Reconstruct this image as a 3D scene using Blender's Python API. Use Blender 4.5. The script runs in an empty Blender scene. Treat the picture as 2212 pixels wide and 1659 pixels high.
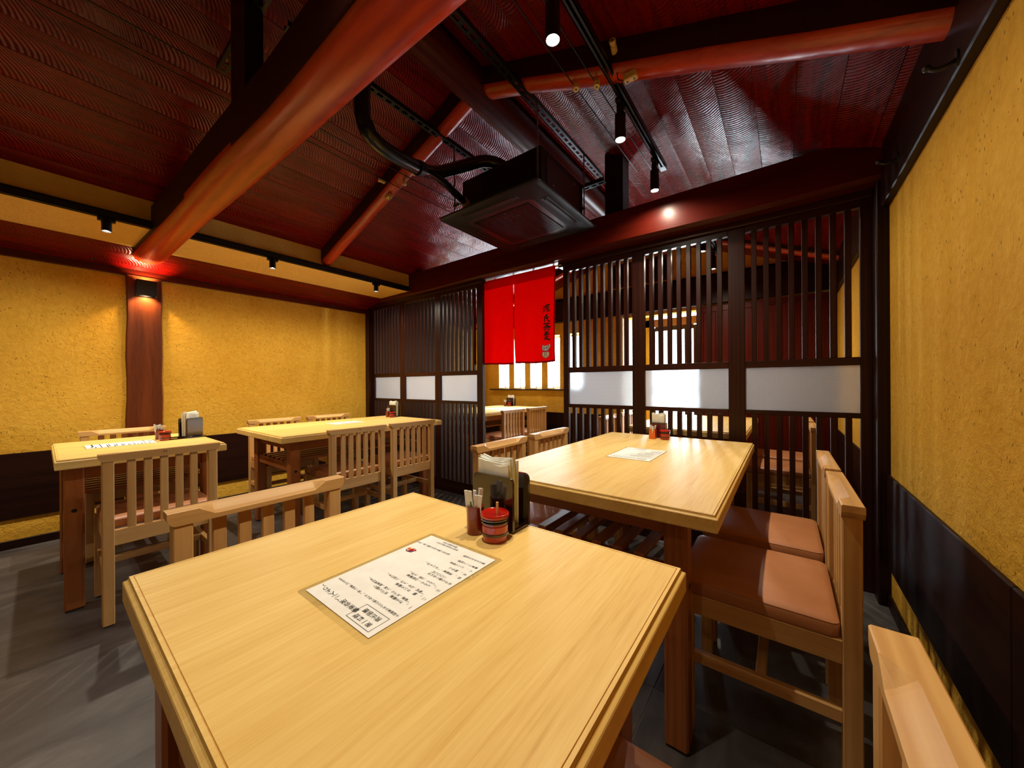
import bpy, math, random
from mathutils import Matrix, Vector
random.seed(7)
sc = bpy.context.scene
C = bpy.context.collection

# ------------------------------------------------------------------ camera
cam_d = bpy.data.cameras.new('camera')
cam = bpy.data.objects.new('camera', cam_d); C.objects.link(cam)
cam_d.sensor_fit = 'HORIZONTAL'; cam_d.sensor_width = 36.0
cam_d.lens = 773.66 / 2212.0 * 36.0
cam_d.clip_start = 0.02
_r = Vector((0.795841, 0.605476, -0.005938)); _u = Vector((0.0045, 0.003891, 0.999982)); _b = Vector((0.605489, -0.795854, 0.000372))
cam.matrix_world = Matrix(((_r.x, _u.x, _b.x, 0.0), (_r.y, _u.y, _b.y, 0.0), (_r.z, _u.z, _b.z, 1.02), (0, 0, 0, 1)))
sc.camera = cam

# ------------------------------------------------------------------ world, exposure, light settings
w = bpy.data.worlds.new('sky'); sc.world = w; w.use_nodes = True
bg = w.node_tree.nodes['Background']
bg.inputs[0].default_value = (0.80, 0.90, 1.0, 1); bg.inputs[1].default_value = 6.5
sc.view_settings.view_transform = 'Standard'; sc.view_settings.look = 'None'
sc.view_settings.gamma = 1.0; sc.view_settings.use_curve_mapping = False
sc.view_settings.exposure = 0.55
sc.cycles.use_denoising = True
sc.cycles.max_bounces = 10; sc.cycles.diffuse_bounces = 6; sc.cycles.glossy_bounces = 4
sc.cycles.transmission_bounces = 8; sc.cycles.transparent_max_bounces = 12
sc.cycles.sample_clamp_indirect = 6.0
WARM = (1.0, 0.87, 0.66)
P_TRACK, P_SOFFIT, P_SCONCE, P_BACK, P_DAY = 27.0, 42.0, 10.0, 26.0, 50.0
LENS_EMIT = 25.0

def spot_light(name, loc, power, angle, blend=0.6, color=WARM, direction=(0, 0, -1), radius=0.012, parent=None):
    l = bpy.data.lights.new(name, 'SPOT'); l.energy = power; l.spot_size = math.radians(angle); l.spot_blend = blend
    l.color = color; l.shadow_soft_size = radius
    o = bpy.data.objects.new(name, l); C.objects.link(o)
    o.rotation_euler = Vector(direction).to_track_quat('-Z', 'Y').to_euler(); o.location = loc
    if parent: o.parent = parent
    return o

# daylight falling in through the back room's slot windows and glazed door
for (nm, x0, x1, y, z0, z1) in (('daylight_slots', -3.62, -2.18, 4.62, 0.95, 1.71), ('daylight_door', -1.47, -0.92, 5.36, 0.05, 1.95)):
    l = bpy.data.lights.new(nm, 'AREA'); l.shape = 'RECTANGLE'; l.size = x1 - x0; l.size_y = z1 - z0
    l.energy = P_DAY * (x1 - x0) * (z1 - z0) * 2.0; l.color = (0.80, 0.90, 1.0)
    o = bpy.data.objects.new(nm, l); C.objects.link(o)
    o.rotation_euler = Vector((0, -1, 0)).to_track_quat('-Z', 'Z').to_euler(); o.location = ((x0 + x1) / 2, y, (z0 + z1) / 2)

# ------------------------------------------------------------------ material helpers
class NT:
    def __init__(s, name):
        s.m = bpy.data.materials.new(name); s.m.use_nodes = True
        s.t = s.m.node_tree; s.n = s.t.nodes; s.n.clear()
        s.out = s.n.new('ShaderNodeOutputMaterial')
    def add(s, typ, **kw):
        n = s.n.new(typ)
        for k, v in kw.items():
            if k.startswith('i_'):
                n.inputs[k[2:].replace('_', ' ')].default_value = v
            else: setattr(n, k, v)
        return n
    def link(s, a, b): s.t.links.new(a, b)
    def math(s, op, a, b=None, c=None):
        n = s.add('ShaderNodeMath', operation=op)
        for i, v in enumerate((a, b, c)):
            if v is None: continue
            if isinstance(v, (int, float)): n.inputs[i].default_value = v
            else: s.link(v, n.inputs[i])
        return n.outputs[0]
    def ramp(s, fac, stops):
        n = s.add('ShaderNodeValToRGB'); e = n.color_ramp.elements
        e[0].position, e[0].color = stops[0][0], (*stops[0][1], 1); e[1].position, e[1].color = stops[-1][0], (*stops[-1][1], 1)
        for p, c in stops[1:-1]:
            k = e.new(p); k.color = (*c, 1)
        s.link(fac, n.inputs[0]); return n.outputs[0]
    def coords(s, scale=(1, 1, 1), rnd=True):
        tc = s.add('ShaderNodeTexCoord'); mp = s.add('ShaderNodeMapping'); mp.inputs['Scale'].default_value = scale
        if rnd:
            oi = s.add('ShaderNodeObjectInfo'); ml = s.math('MULTIPLY', oi.outputs['Random'], 37.0)
            vm = s.add('ShaderNodeVectorMath', operation='ADD'); s.link(tc.outputs['Object'], vm.inputs[0]); s.link(ml, vm.inputs[1])
            s.link(vm.outputs[0], mp.inputs[0])
        else: s.link(tc.outputs['Object'], mp.inputs[0])
        return mp.outputs[0]
    def noise(s, vec, scale, detail=4, rough=0.55, dist=0.0):
        n = s.add('ShaderNodeTexNoise'); n.inputs['Scale'].default_value = scale; n.inputs['Detail'].default_value = detail
        n.inputs['Roughness'].default_value = rough; n.inputs['Distortion'].default_value = dist
        s.link(vec, n.inputs['Vector']); return n.outputs[0]
    def bump(s, h, strength, dist=0.01, normal=None):
        n = s.add('ShaderNodeBump'); n.inputs['Strength'].default_value = strength; n.inputs['Distance'].default_value = dist
        s.link(h, n.inputs['Height'])
        if normal is not None: s.link(normal, n.inputs['Normal'])
        return n.outputs[0]
    def principled(s, color=None, rough=0.5, spec=0.5, coat=0.0, metal=0.0, normal=None, **kw):
        p = s.add('ShaderNodeBsdfPrincipled')
        if isinstance(color, tuple): p.inputs['Base Color'].default_value = (*color, 1)
        elif color is not None: s.link(color, p.inputs['Base Color'])
        if isinstance(rough, (int, float)): p.inputs['Roughness'].default_value = rough
        else: s.link(rough, p.inputs['Roughness'])
        p.inputs['Specular IOR Level'].default_value = spec; p.inputs['Coat Weight'].default_value = coat
        p.inputs['Coat Roughness'].default_value = 0.12; p.inputs['Metallic'].default_value = metal
        if normal is not None: s.link(normal, p.inputs['Normal'])
        for k, v in kw.items(): p.inputs[k.replace('_', ' ')].default_value = v
        s.link(p.outputs[0], s.out.inputs[0]); return p

def plain(name, color, rough=0.5, spec=0.5, coat=0.0, metal=0.0):
    t = NT(name); v = t.coords((1, 1, 1)); n = t.noise(v, 40, 3)
    c = t.ramp(n, [(0.3, tuple(x * 0.92 for x in color)), (0.7, color)])
    t.principled(c, rough, spec, coat, metal); return t.m

_wc = {}
def wood(kind, axis):
    key = kind + '_' + axis
    if key in _wc: return _wc[key]
    spec = {'dark': 0.18, 'lattice': 0.28, 'red': 0.2, 'pillar': 0.3, 'log': 0.45}.get(kind, 0.4)
    dark, light, k, rough, coat, fine = {
        'pale': ((0.60, 0.41, 0.17), (0.74, 0.53, 0.25), 9.0, 0.34, 0.0, 0.35),
        'chair': ((0.50, 0.265, 0.085), (0.66, 0.39, 0.14), 8.0, 0.42, 0.0, 0.3),
        'leg': ((0.24, 0.070, 0.016), (0.34, 0.115, 0.028), 9.0, 0.35, 0.1, 0.3),  # table underframe: shade below the top is painted into this redder brown
        'dark': ((0.010, 0.0025, 0.0012), (0.022, 0.006, 0.003), 9.0, 0.42, 0.0, 0.3),
        'lattice': ((0.016, 0.0030, 0.0016), (0.034, 0.0070, 0.0035), 9.0, 0.35, 0.0, 0.3),
        'log': ((0.25, 0.010, 0.001), (0.52, 0.050, 0.003), 3.2, 0.28, 0.08, 0.5),
        'red': ((0.045, 0.003, 0.0012), (0.085, 0.006, 0.002), 6.0, 0.34, 0.0, 0.3),
        'pillar': ((0.055, 0.010, 0.0025), (0.15, 0.032, 0.007), 7.0, 0.38, 0.0, 0.5),
    }[kind]
    t = NT('wood_' + key)
    st = 0.06 if kind != 'log' else 0.10
    sc3 = tuple(st if 'xyz'[i] == axis else 1.0 for i in range(3))
    v = t.coords(sc3)
    a = t.noise(v, k * 2.2, 5, 0.6, 0.8)
    wv = t.add('ShaderNodeTexWave', wave_type='BANDS', bands_direction={'x': 'Y', 'y': 'X', 'z': 'X'}[axis])
    wv.inputs['Scale'].default_value = k * 1.6; wv.inputs['Distortion'].default_value = 6.0; wv.inputs['Detail'].default_value = 3.0
    wv.inputs['Detail Scale'].default_value = 1.2; t.link(v, wv.inputs['Vector'])
    f = t.noise(v, k * 26, 3, 0.6)
    m = t.math('MULTIPLY_ADD', wv.outputs['Fac'], 0.30, t.math('MULTIPLY', a, 0.55))
    m = t.math('MULTIPLY_ADD', f, fine, m)
    col = t.ramp(m, [(0.35, dark), (0.85, light)])
    nrm = t.bump(f, 0.10 if kind not in ('log',) else 0.25, 0.002)
    t.principled(col, rough, spec, coat, normal=nrm)
    _wc[key] = t.m; return t.m

def mat_tabletop():
    t = NT('table_veneer'); v = t.coords((1.0, 0.045, 1.0))
    a = t.noise(v, 26, 5, 0.6, 0.6); f = t.noise(v, 190, 2, 0.6); big = t.noise(t.coords((1.0, 0.12, 1.0)), 5, 2)
    m = t.math('MULTIPLY_ADD', a, 0.55, t.math('MULTIPLY', f, 0.35)); m = t.math('MULTIPLY_ADD', big, 0.25, m)
    col = t.ramp(m, [(0.36, (0.54, 0.30, 0.060)), (0.50, (0.66, 0.42, 0.120)), (0.72, (0.76, 0.54, 0.19))])
    t.principled(col, 0.44, 0.24, 0.0, normal=t.bump(f, 0.05, 0.001)); return t.m

def mat_plaster(name='ochre_plaster', c0=(0.58, 0.30, 0.022), c1=(0.76, 0.45, 0.060), specks=1.0):
    t = NT(name); v = t.coords((1, 1, 1), rnd=False)
    big = t.noise(v, 2.2, 3); mid = t.noise(v, 34, 5, 0.62, 0.5); fin = t.noise(v, 160, 3, 0.6)
    col = t.ramp(t.math('MULTIPLY_ADD', mid, 0.5, t.math('MULTIPLY', big, 0.5)), [(0.32, c0), (0.66, c1)])
    # straw ends and pits in the clay
    vo = t.add('ShaderNodeTexVoronoi', feature='F1'); vo.inputs['Scale'].default_value = 62.0; vo.inputs['Randomness'].default_value = 1.0
    t.link(t.noise_vec(v) if hasattr(t, 'noise_vec') else t.coords((1, 1, 0.55), rnd=False), vo.inputs['Vector'])
    gate = t.math('GREATER_THAN', t.noise(v, 9, 3, 0.7), 0.50)
    pit = t.math('MULTIPLY', t.math('LESS_THAN', vo.outputs['Distance'], 0.165), gate)
    mx = t.add('ShaderNodeMix', data_type='RGBA'); t.link(t.math('MULTIPLY', pit, 0.62 * specks), mx.inputs['Factor'])
    t.link(col, mx.inputs['A']); mx.inputs['B'].default_value = (0.06, 0.03, 0.01, 1)
    h = t.math('MULTIPLY_ADD', mid, 1.0, t.math('MULTIPLY', fin, 0.35)); h = t.math('SUBTRACT', h, t.math('MULTIPLY', pit, 0.5))
    t.principled(mx.outputs['Result'], 0.85, 0.15, normal=t.bump(h, 0.6, 0.012)); return t.m

def mat_plank():
    t = NT('ceiling_plank_lacquer'); tc = t.add('ShaderNodeTexCoord'); sp = t.add('ShaderNodeSeparateXYZ'); t.link(tc.outputs['Object'], sp.inputs[0])
    oi = t.add('ShaderNodeObjectInfo')
    v = t.coords((1, 1, 1))
    wob = t.noise(v, 3.0, 3)
    # band-saw arcs across each plank
    x2 = t.math('MULTIPLY', t.math('POWER', t.math('ABSOLUTE', t.math('SUBTRACT', sp.outputs['X'], t.math('MULTIPLY_ADD', oi.outputs['Random'], 0.03, -0.085))), 2.0), 4.5)
    ph = t.math('MULTIPLY_ADD', wob, 0.05, t.math('ADD', sp.outputs['Y'], x2))
    wv = t.math('SINE', t.math('MULTIPLY', ph, 2 * math.pi / 0.0165))
    amp = t.ramp(t.noise(v, 5.0, 3, 0.6), [(0.30, (0.25, 0.25, 0.25)), (0.65, (1, 1, 1))])
    h = t.math('MULTIPLY', wv, amp)
    jit = t.noise(v, 60, 4, 0.65)
    h = t.math('MULTIPLY_ADD', jit, 1.6, h)
    gr = t.noise(t.coords((1, 0.07, 1)), 30, 4, 0.6, 0.5)
    col = t.ramp(t.math('MULTIPLY_ADD', gr, 0.7, t.math('MULTIPLY', jit, 0.35)), [(0.35, (0.065, 0.0006, 0.0003)), (0.75, (0.22, 0.0022, 0.0010))])
    t.principled(col, 0.26, 0.28, 0.0, normal=t.bump(h, 0.30, 0.003)); return t.m

def mat_tile():
    t = NT('grey_stone_tile'); v = t.coords((1, 0.35, 1)); a = t.noise(v, 4.5, 6, 0.62, 1.0); f = t.noise(v, 60, 3)
    col = t.ramp(t.math('MULTIPLY_ADD', f, 0.15, t.math('MULTIPLY', a, 0.9)), [(0.35, (0.042, 0.038, 0.040)), (0.55, (0.080, 0.072, 0.073)), (0.72, (0.14, 0.13, 0.13))])
    t.principled(col, 0.38, 0.45, normal=t.bump(a, 0.06, 0.004)); return t.m

def mat_frost():
    t = NT('dotted_frosted_glass'); tc = t.add('ShaderNodeTexCoord'); sp = t.add('ShaderNodeSeparateXYZ'); t.link(tc.outputs['Object'], sp.inputs[0])
    p = 0.0075
    def dots(ox, oz):
        fx = t.math('SUBTRACT', t.math('FRACT', t.math('MULTIPLY_ADD', sp.outputs['X'], 1 / p, ox)), 0.5)
        fz = t.math('SUBTRACT', t.math('FRACT', t.math('MULTIPLY_ADD', sp.outputs['Z'], 1 / (p * 1.0), oz)), 0.5)
        return t.math('ADD', t.math('MULTIPLY', fx, fx), t.math('MULTIPLY', fz, fz))
    d = t.math('MINIMUM', dots(0, 0), dots(0.5, 0.5)); dot = t.math('LESS_THAN', d, 0.045)
    tl = t.add('ShaderNodeBsdfTranslucent'); tl.inputs[0].default_value = (0.86, 0.88, 0.90, 1)
    df = t.add('ShaderNodeBsdfDiffuse'); df.inputs[0].default_value = (0.55, 0.54, 0.52, 1)
    rf = t.add('ShaderNodeBsdfRefraction'); rf.inputs['Roughness'].default_value = 0.42; rf.inputs['IOR'].default_value = 1.08; rf.inputs[0].default_value = (0.95, 0.97, 1, 1)
    m1 = t.add('ShaderNodeMixShader'); m1.inputs[0].default_value = 0.25; t.link(tl.outputs[0], m1.inputs[1]); t.link(df.outputs[0], m1.inputs[2])
    m2 = t.add('ShaderNodeMixShader'); m2.inputs[0].default_value = 0.60; t.link(m1.outputs[0], m2.inputs[1]); t.link(rf.outputs[0], m2.inputs[2])
    d2 = t.add('ShaderNodeBsdfDiffuse'); d2.inputs[0].default_value = (0.10, 0.10, 0.11, 1)
    m3 = t.add('ShaderNodeMixShader'); t.link(t.math('MULTIPLY', dot, 0.6), m3.inputs[0]); t.link(m2.outputs[0], m3.inputs[1]); t.link(d2.outputs[0], m3.inputs[2])
    t.link(m3.outputs[0], t.out.inputs[0]); return t.m

def mat_glass(name, rough=0.0):
    t = NT(name)
    tr = t.add('ShaderNodeBsdfTransparent'); tr.inputs[0].default_value = (0.985, 0.99, 0.99, 1)
    gl = t.add('ShaderNodeBsdfGlossy'); gl.inputs['Roughness'].default_value = 0.03
    lw = t.add('ShaderNodeLayerWeight'); lw.inputs[0].default_value = 0.12
    mx = t.add('ShaderNodeMixShader'); t.link(t.math('MULTIPLY_ADD', lw.outputs['Fresnel'], 0.35, 0.015), mx.inputs[0]); t.link(tr.outputs[0], mx.inputs[1]); t.link(gl.outputs[0], mx.inputs[2])
    t.link(mx.outputs[0], t.out.inputs[0]); return t.m

def mat_cloth(name, col, trans=0.35):
    t = NT(name); v = t.coords((1, 1, 1)); n = t.noise(v, 220, 2)
    c = t.ramp(n, [(0.3, tuple(x * 0.9 for x in col)), (0.7, col)])
    d = t.add('ShaderNodeBsdfDiffuse'); tl = t.add('ShaderNodeBsdfTranslucent'); t.link(c, d.inputs[0]); t.link(c, tl.inputs[0])
    nb = t.bump(n, 0.2, 0.001); t.link(nb, d.inputs['Normal'])
    mx = t.add('ShaderNodeMixShader'); mx.inputs[0].default_value = trans; t.link(d.outputs[0], mx.inputs[1]); t.link(tl.outputs[0], mx.inputs[2])
    t.link(mx.outputs[0], t.out.inputs[0]); return t.m

def emit(name, col, s):
    t = NT(name); e = t.add('ShaderNodeEmission'); e.inputs[0].default_value = (*col, 1); e.inputs[1].default_value = s
    t.link(e.outputs[0], t.out.inputs[0]); return t.m

def mat_leather():
    t = NT('tan_leather'); v = t.coords((1, 1, 1)); n = t.noise(v, 320, 4, 0.6); b = t.noise(v, 7, 3)
    c = t.ramp(b, [(0.3, (0.36, 0.135, 0.050)), (0.7, (0.43, 0.175, 0.068))])
    t.principled(c, 0.42, 0.4, normal=t.bump(n, 0.12, 0.0012)); return t.m

M_TOP = mat_tabletop(); M_PLASTER = mat_plaster(); M_PLANK = mat_plank(); M_TILE = mat_tile(); M_FROST = mat_frost(); M_GLASS = mat_glass('clear_glass')
M_FILM = mat_glass('laminate_film'); M_LEATHER = mat_leather()
M_SOFFIT = mat_plaster('soffit_plaster', (0.78, 0.48, 0.10), (0.86, 0.56, 0.15), 0.0)
M_GROUT = plain('grout', (0.20, 0.19, 0.18), 0.8)
M_BLACK = plain('black_metal', (0.006, 0.006, 0.008), 0.42, 0.5)
M_ACBLACK = plain('black_appliance_paint', (0.005, 0.005, 0.007), 0.45, 0.35)
M_BLACKGLOSS = plain('black_tape', (0.008, 0.008, 0.008), 0.25, 0.6)
M_STEEL = plain('zinc_steel', (0.30, 0.30, 0.32), 0.3, 0.5, metal=0.9)
M_GALV = plain('dark_slotted_steel', (0.02, 0.02, 0.026), 0.35, 0.5, metal=0.6)
M_PORC = plain('cream_porcelain', (0.72, 0.50, 0.20), 0.25, 0.5, 0.3)
M_LACQ = plain('black_lacquer', (0.018, 0.006, 0.004), 0.12, 0.6, 0.6)
M_LACQRED = plain('red_lacquer', (0.46, 0.012, 0.006), 0.14, 0.6, 0.6)
M_REDWOOD = plain('red_brown_lacquer', (0.22, 0.016, 0.008), 0.2, 0.5, 0.4)
M_PURPLE = plain('plum_lacquer', (0.10, 0.006, 0.018), 0.2, 0.5, 0.4)
M_ORANGE = plain('orange_lacquer', (0.72, 0.13, 0.01), 0.22, 0.5, 0.4)
M_PAPER = plain('white_paper', (0.78, 0.77, 0.74), 0.8, 0.2)
M_NAPKIN = plain('napkin_paper', (0.82, 0.83, 0.76), 0.85, 0.15)
M_INK = plain('black_ink', (0.012, 0.011, 0.011), 0.7, 0.2)
M_GOLD = plain('gold_print', (0.62, 0.30, 0.12), 0.35, 0.5)
M_GREEN = plain('green_print', (0.03, 0.22, 0.04), 0.6, 0.2)
M_STICK = plain('bamboo', (0.62, 0.40, 0.17), 0.5, 0.3)
M_RED = mat_cloth('red_cotton', (0.92, 0.006, 0.005), 0.5)
M_HEM = mat_cloth('dark_red_cotton_hem', (0.30, 0.002, 0.004), 0.15)
M_WHITE = plain('white_enamel', (0.80, 0.80, 0.80), 0.3, 0.5)
M_LAMP = emit('lamp_lens_glow', (1.0, 0.95, 0.85), LENS_EMIT)
M_RIM = plain('lamp_reflector', (0.75, 0.75, 0.78), 0.2, 0.5, metal=0.8)
M_SEAL = plain('magenta_seal_ink', (0.55, 0.005, 0.06), 0.7, 0.2)
M_CREAM = plain('cream_print', (0.72, 0.62, 0.44), 0.7, 0.2)
M_BLUEGREY = plain('pale_grey_print', (0.60, 0.62, 0.68), 0.7, 0.2)
M_NAVY = plain('navy_print', (0.05, 0.06, 0.16), 0.7, 0.2)
M_PAVE = plain('outdoor_pavement', (0.55, 0.55, 0.55), 0.8, 0.2)

# ------------------------------------------------------------------ mesh helpers
class MB:
    def __init__(s): s.v = []; s.f = []
    def add(s, vs, fs):
        b = len(s.v); s.v += [tuple(p) for p in vs]; s.f += [tuple(i + b for i in f) for f in fs]; return s
    def hexa(s, p): return s.add(p, [(0, 3, 2, 1), (4, 5, 6, 7), (0, 1, 5, 4), (1, 2, 6, 5), (2, 3, 7, 6), (3, 0, 4, 7)])
    def box(s, x0, x1, y0, y1, z0, z1):
        return s.hexa([(x0, y0, z0), (x1, y0, z0), (x1, y1, z0), (x0, y1, z0), (x0, y0, z1), (x1, y0, z1), (x1, y1, z1), (x0, y1, z1)])
    def cbox(s, x0, x1, y0, y1, z0, z1, c=0.002):
        c = min(c, (x1 - x0) * 0.45, (y1 - y0) * 0.45, (z1 - z0) * 0.45)
        vs = []; idx = {}
        for i, x in enumerate((x0, x1)):
            for j, y in enumerate((y0, y1)):
                for k, z in enumerate((z0, z1)):
                    sx, sy, sz = (1, -1)[i], (1, -1)[j], (1, -1)[k]
                    idx[i, j, k, 'x'] = len(vs); vs.append((x, y + sy * c, z + sz * c))
                    idx[i, j, k, 'y'] = len(vs); vs.append((x + sx * c, y, z + sz * c))
                    idx[i, j, k, 'z'] = len(vs); vs.append((x + sx * c, y + sy * c, z))
        fs = []
        def q(l, flip): fs.append(tuple(l) if not flip else tuple(reversed(l)))
        for i in (0, 1): q([idx[i, 0, 0, 'x'], idx[i, 0, 1, 'x'], idx[i, 1, 1, 'x'], idx[i, 1, 0, 'x']], i == 1)
        for j in (0, 1): q([idx[0, j, 0, 'y'], idx[1, j, 0, 'y'], idx[1, j, 1, 'y'], idx[0, j, 1, 'y']], j == 1)
        for k in (0, 1): q([idx[0, 0, k, 'z'], idx[0, 1, k, 'z'], idx[1, 1, k, 'z'], idx[1, 0, k, 'z']], k == 1)
        for j in (0, 1):
            for k in (0, 1): q([idx[0, j, k, 'y'], idx[0, j, k, 'z'], idx[1, j, k, 'z'], idx[1, j, k, 'y']], (j + k) % 2 == 1)
        for i in (0, 1):
            for k in (0, 1): q([idx[i, 0, k, 'x'], idx[i, 1, k, 'x'], idx[i, 1, k, 'z'], idx[i, 0, k, 'z']], (i + k) % 2 == 1)
        for i in (0, 1):
            for j in (0, 1): q([idx[i, j, 0, 'x'], idx[i, j, 0, 'y'], idx[i, j, 1, 'y'], idx[i, j, 1, 'x']], (i + j) % 2 == 1)
        for i in (0, 1):
            for j in (0, 1):
                for k in (0, 1): q([idx[i, j, k, 'x'], idx[i, j, k, 'y'], idx[i, j, k, 'z']], (i + j + k) % 2 == 0)
        return s.add(vs, fs)
    def loft(s, rings, cap=True, closed=True):
        n = len(rings[0]); b = len(s.v)
        vs = [p for r in rings for p in r]; fs = []
        for a in range(len(rings) - 1):
            for i in range(n if closed else n - 1):
                j = (i + 1) % n; fs.append((a * n + i, a * n + j, (a + 1) * n + j, (a + 1) * n + i))
        if cap:
            fs.append(tuple(reversed(range(n)))); fs.append(tuple((len(rings) - 1) * n + i for i in range(n)))
        return s.add(vs, fs)
    def tube(s, pts, r, n=10, cap=True):
        pts = [Vector(p) for p in pts]; rings = []; prev = None
        for i, p in enumerate(pts):
            t = (pts[min(i + 1, len(pts) - 1)] - pts[max(i - 1, 0)]).normalized()
            if prev is None:
                a = Vector((0, 0, 1)) if abs(t.z) < 0.9 else Vector((1, 0, 0)); u = t.cross(a).normalized()
            else: u = (prev - t * prev.dot(t)).normalized()
            prev = u; w_ = t.cross(u); rr = r[i] if isinstance(r, (list, tuple)) else r
            rings.append([p + (u * math.cos(2 * math.pi * k / n) + w_ * math.sin(2 * math.pi * k / n)) * rr for k in range(n)])
        return s.loft(rings, cap)
    def lathe(s, prof, c=(0, 0, 0), n=24):
        rings = [[(c[0] + r * math.cos(2 * math.pi * k / n), c[1] + r * math.sin(2 * math.pi * k / n), c[2] + z) for k in range(n)] for r, z in prof]
        return s.loft(rings, True)
    def xf(s, m, start=0):
        for i in range(start, len(s.v)): s.v[i] = tuple(m @ Vector(s.v[i]))
        return s
    def mesh(s, name, mat, smooth=None):
        me = bpy.data.meshes.new(name); me.from_pydata(s.v, [], s.f)
        mats = mat if isinstance(mat, (list, tuple)) else [mat]
        for m in mats: me.materials.append(m)
        if smooth is not None:
            me.polygons.foreach_set('use_smooth', [True] * len(me.polygons)); me.set_sharp_from_angle(angle=math.radians(smooth))
        me.update(); return me
    def obj(s, name, mat, parent=None, loc=None, smooth=None, **props):
        o = bpy.data.objects.new(name, s.mesh(name, mat, smooth)); C.objects.link(o)
        if loc is not None: o.location = loc
        if parent is not None: o.parent = parent
        for k, v in props.items(): o[k] = v
        return o

def thing(name, label, cat, loc=(0, 0, 0), rot=0.0, group=None, kind=None):
    o = bpy.data.objects.new(name, None); C.objects.link(o); o.empty_display_size = 0.05
    o.location = loc; o.rotation_euler = (0, 0, rot); o['label'] = label; o['category'] = cat
    if group: o['group'] = group
    if kind: o['kind'] = kind
    return o
def tag(o, label, cat, group=None, kind=None):
    o['label'] = label; o['category'] = cat
    if group: o['group'] = group
    if kind: o['kind'] = kind
    return o
def dup(o, loc=None, rot=None, parent=None, label=None, group=None):
    c = o.copy(); C.objects.link(c)
    if parent is not None: c.parent = parent
    if loc is not None: c.location = loc
    if rot is not None: c.rotation_euler = (0, 0, rot)
    if label: c['label'] = label
    if group: c['group'] = group
    for ch in list(o.children): dup(ch, parent=c)
    return c
def text_mesh(body, size, name='lettering'):
    cu = bpy.data.curves.new(name, 'FONT'); cu.body = body; cu.size = size; cu.align_x = 'CENTER'; cu.align_y = 'CENTER'; cu.resolution_u = 2
    to = bpy.data.objects.new(name, cu); C.objects.link(to)
    dg = bpy.context.evaluated_depsgraph_get(); me = bpy.data.meshes.new_from_object(to.evaluated_get(dg)); me.name = name
    bpy.data.objects.remove(to); return me

# ================================================================== ROOM SHELL
XL, XR, YF, YB = -3.88, 0.38, -2.0, 4.4
ZR, XRIDGE = 2.733, -1.35
SL, SR = 0.337, 0.385
zl = lambda x: 2.15 + SL * (x + 3.08)
zr = lambda x: 2.075 + SR * (0.36 - x)

# floor: backing bed plus large stone tiles with thin joints
fl = MB().box(XL - 0.1, XR + 0.1, YF - 0.1, 5.6, -0.10, -0.0025).obj('floor', M_GROUT, kind='structure')
tag(fl, 'dark grey stone tile floor of the whole restaurant', 'floor', kind='structure')
xs = [-0.352 + 0.917 * k for k in range(-4, 2)]; ys = [-2.43 + 1.834 * k for k in range(0, 5)]
cache = {}
for i in range(len(xs) - 1):
    for j in range(len(ys) - 1):
        x0, x1 = max(xs[i], XL - 0.05) + 0.0012, min(xs[i + 1], XR + 0.05) - 0.0012; y0, y1 = ys[j] + 0.0012, min(ys[j + 1], 5.6) - 0.0012
        key = (round(x1 - x0, 3), round(y1 - y0, 3)); cx_, cy_ = (x0 + x1) / 2, (y0 + y1) / 2
        if key not in cache:
            hx, hy = (x1 - x0) / 2, (y1 - y0) / 2
            cache[key] = MB().cbox(-hx, hx, -hy, hy, -0.0022, 0.0, 0.0008).mesh('tile', M_TILE)
        o = bpy.data.objects.new('tile', cache[key]); C.objects.link(o); o.location = (cx_, cy_, 0); o.parent = fl

def panel_wall(name, label, boxes, mat=M_PLASTER):
    m = MB()
    for b in boxes: m.box(*b)
    return tag(m.obj(name, mat), label, 'wall', kind='structure')
panel_wall('wall_left', 'yellow ochre clay plaster wall on the left', [(XL - 0.12, XL, YF, YB, 0, 2.4)])
panel_wall('wall_right', 'yellow ochre clay plaster wall on the right with straw flecks', [(XR, XR + 0.12, YF, YB, 0, 2.4)])
panel_wall('wall_front', 'plaster wall behind the viewer', [(XL - 0.12, XR + 0.12, YF - 0.12, YF, 0, 2.9)])

# left wall: dark wainscot board, baseboard, head beam, pillar
def brd(name, label, cat, x0, x1, y0, y1, z0, z1, mat, c=0.003):
    return tag(MB().cbox(x0, x1, y0, y1, z0, z1, c).obj(name, mat), label, cat, kind='structure')
for (y0, y1, nm) in ((YF, 0.368, 'near'), (0.578, 2.28, 'far')):
    pass
wl = thing('trim_1', 'dark brown wainscot boards along the left wall', 'wainscot', (0, 0, 0), kind='structure')
for (y0, y1) in ((YF, -0.85), (-0.85, 0.366), (0.58, 1.43), (1.43, 2.28)):
    MB().cbox(XL, XL + 0.014, y0 + 0.001, y1 - 0.001, 0.185, 0.60, 0.003).obj('panel', wood('dark', 'y'), wl)
brd('baseboard_left', 'dark brown baseboard at the foot of the left wall', 'baseboard', XL, XL + 0.012, YF, 2.28, 0, 0.054, wood('dark', 'y'))
brd('trim_2', 'deep red brown horizontal beam along the top of the left wall', 'beam', XL - 0.05, XL + 0.025, YF, 2.30, 1.84, 1.984, wood('red', 'y'), 0.005)
# the pillar, slightly wavering edges
rings = []
for k in range(13):
    z = 1.845 * k / 12; a = 0.004 * math.sin(k * 1.7) + 0.010 * (1 - k / 12); b_ = 0.003 * math.sin(k * 2.3 + 1)
    y0, y1 = 0.383 - a, 0.572 + b_; x1 = XL + 0.030
    rings.append([(XL - 0.04, y0, z), (x1 - 0.006, y0, z), (x1, y0 + 0.006, z), (x1, y1 - 0.006, z), (x1 - 0.006, y1, z), (XL - 0.04, y1, z)])
tag(MB().loft([list(reversed(r)) for r in rings]).obj('trim_3', wood('pillar', 'z')), 'red brown timber pillar on the left wall under the big log', 'pillar', kind='structure')

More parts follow.
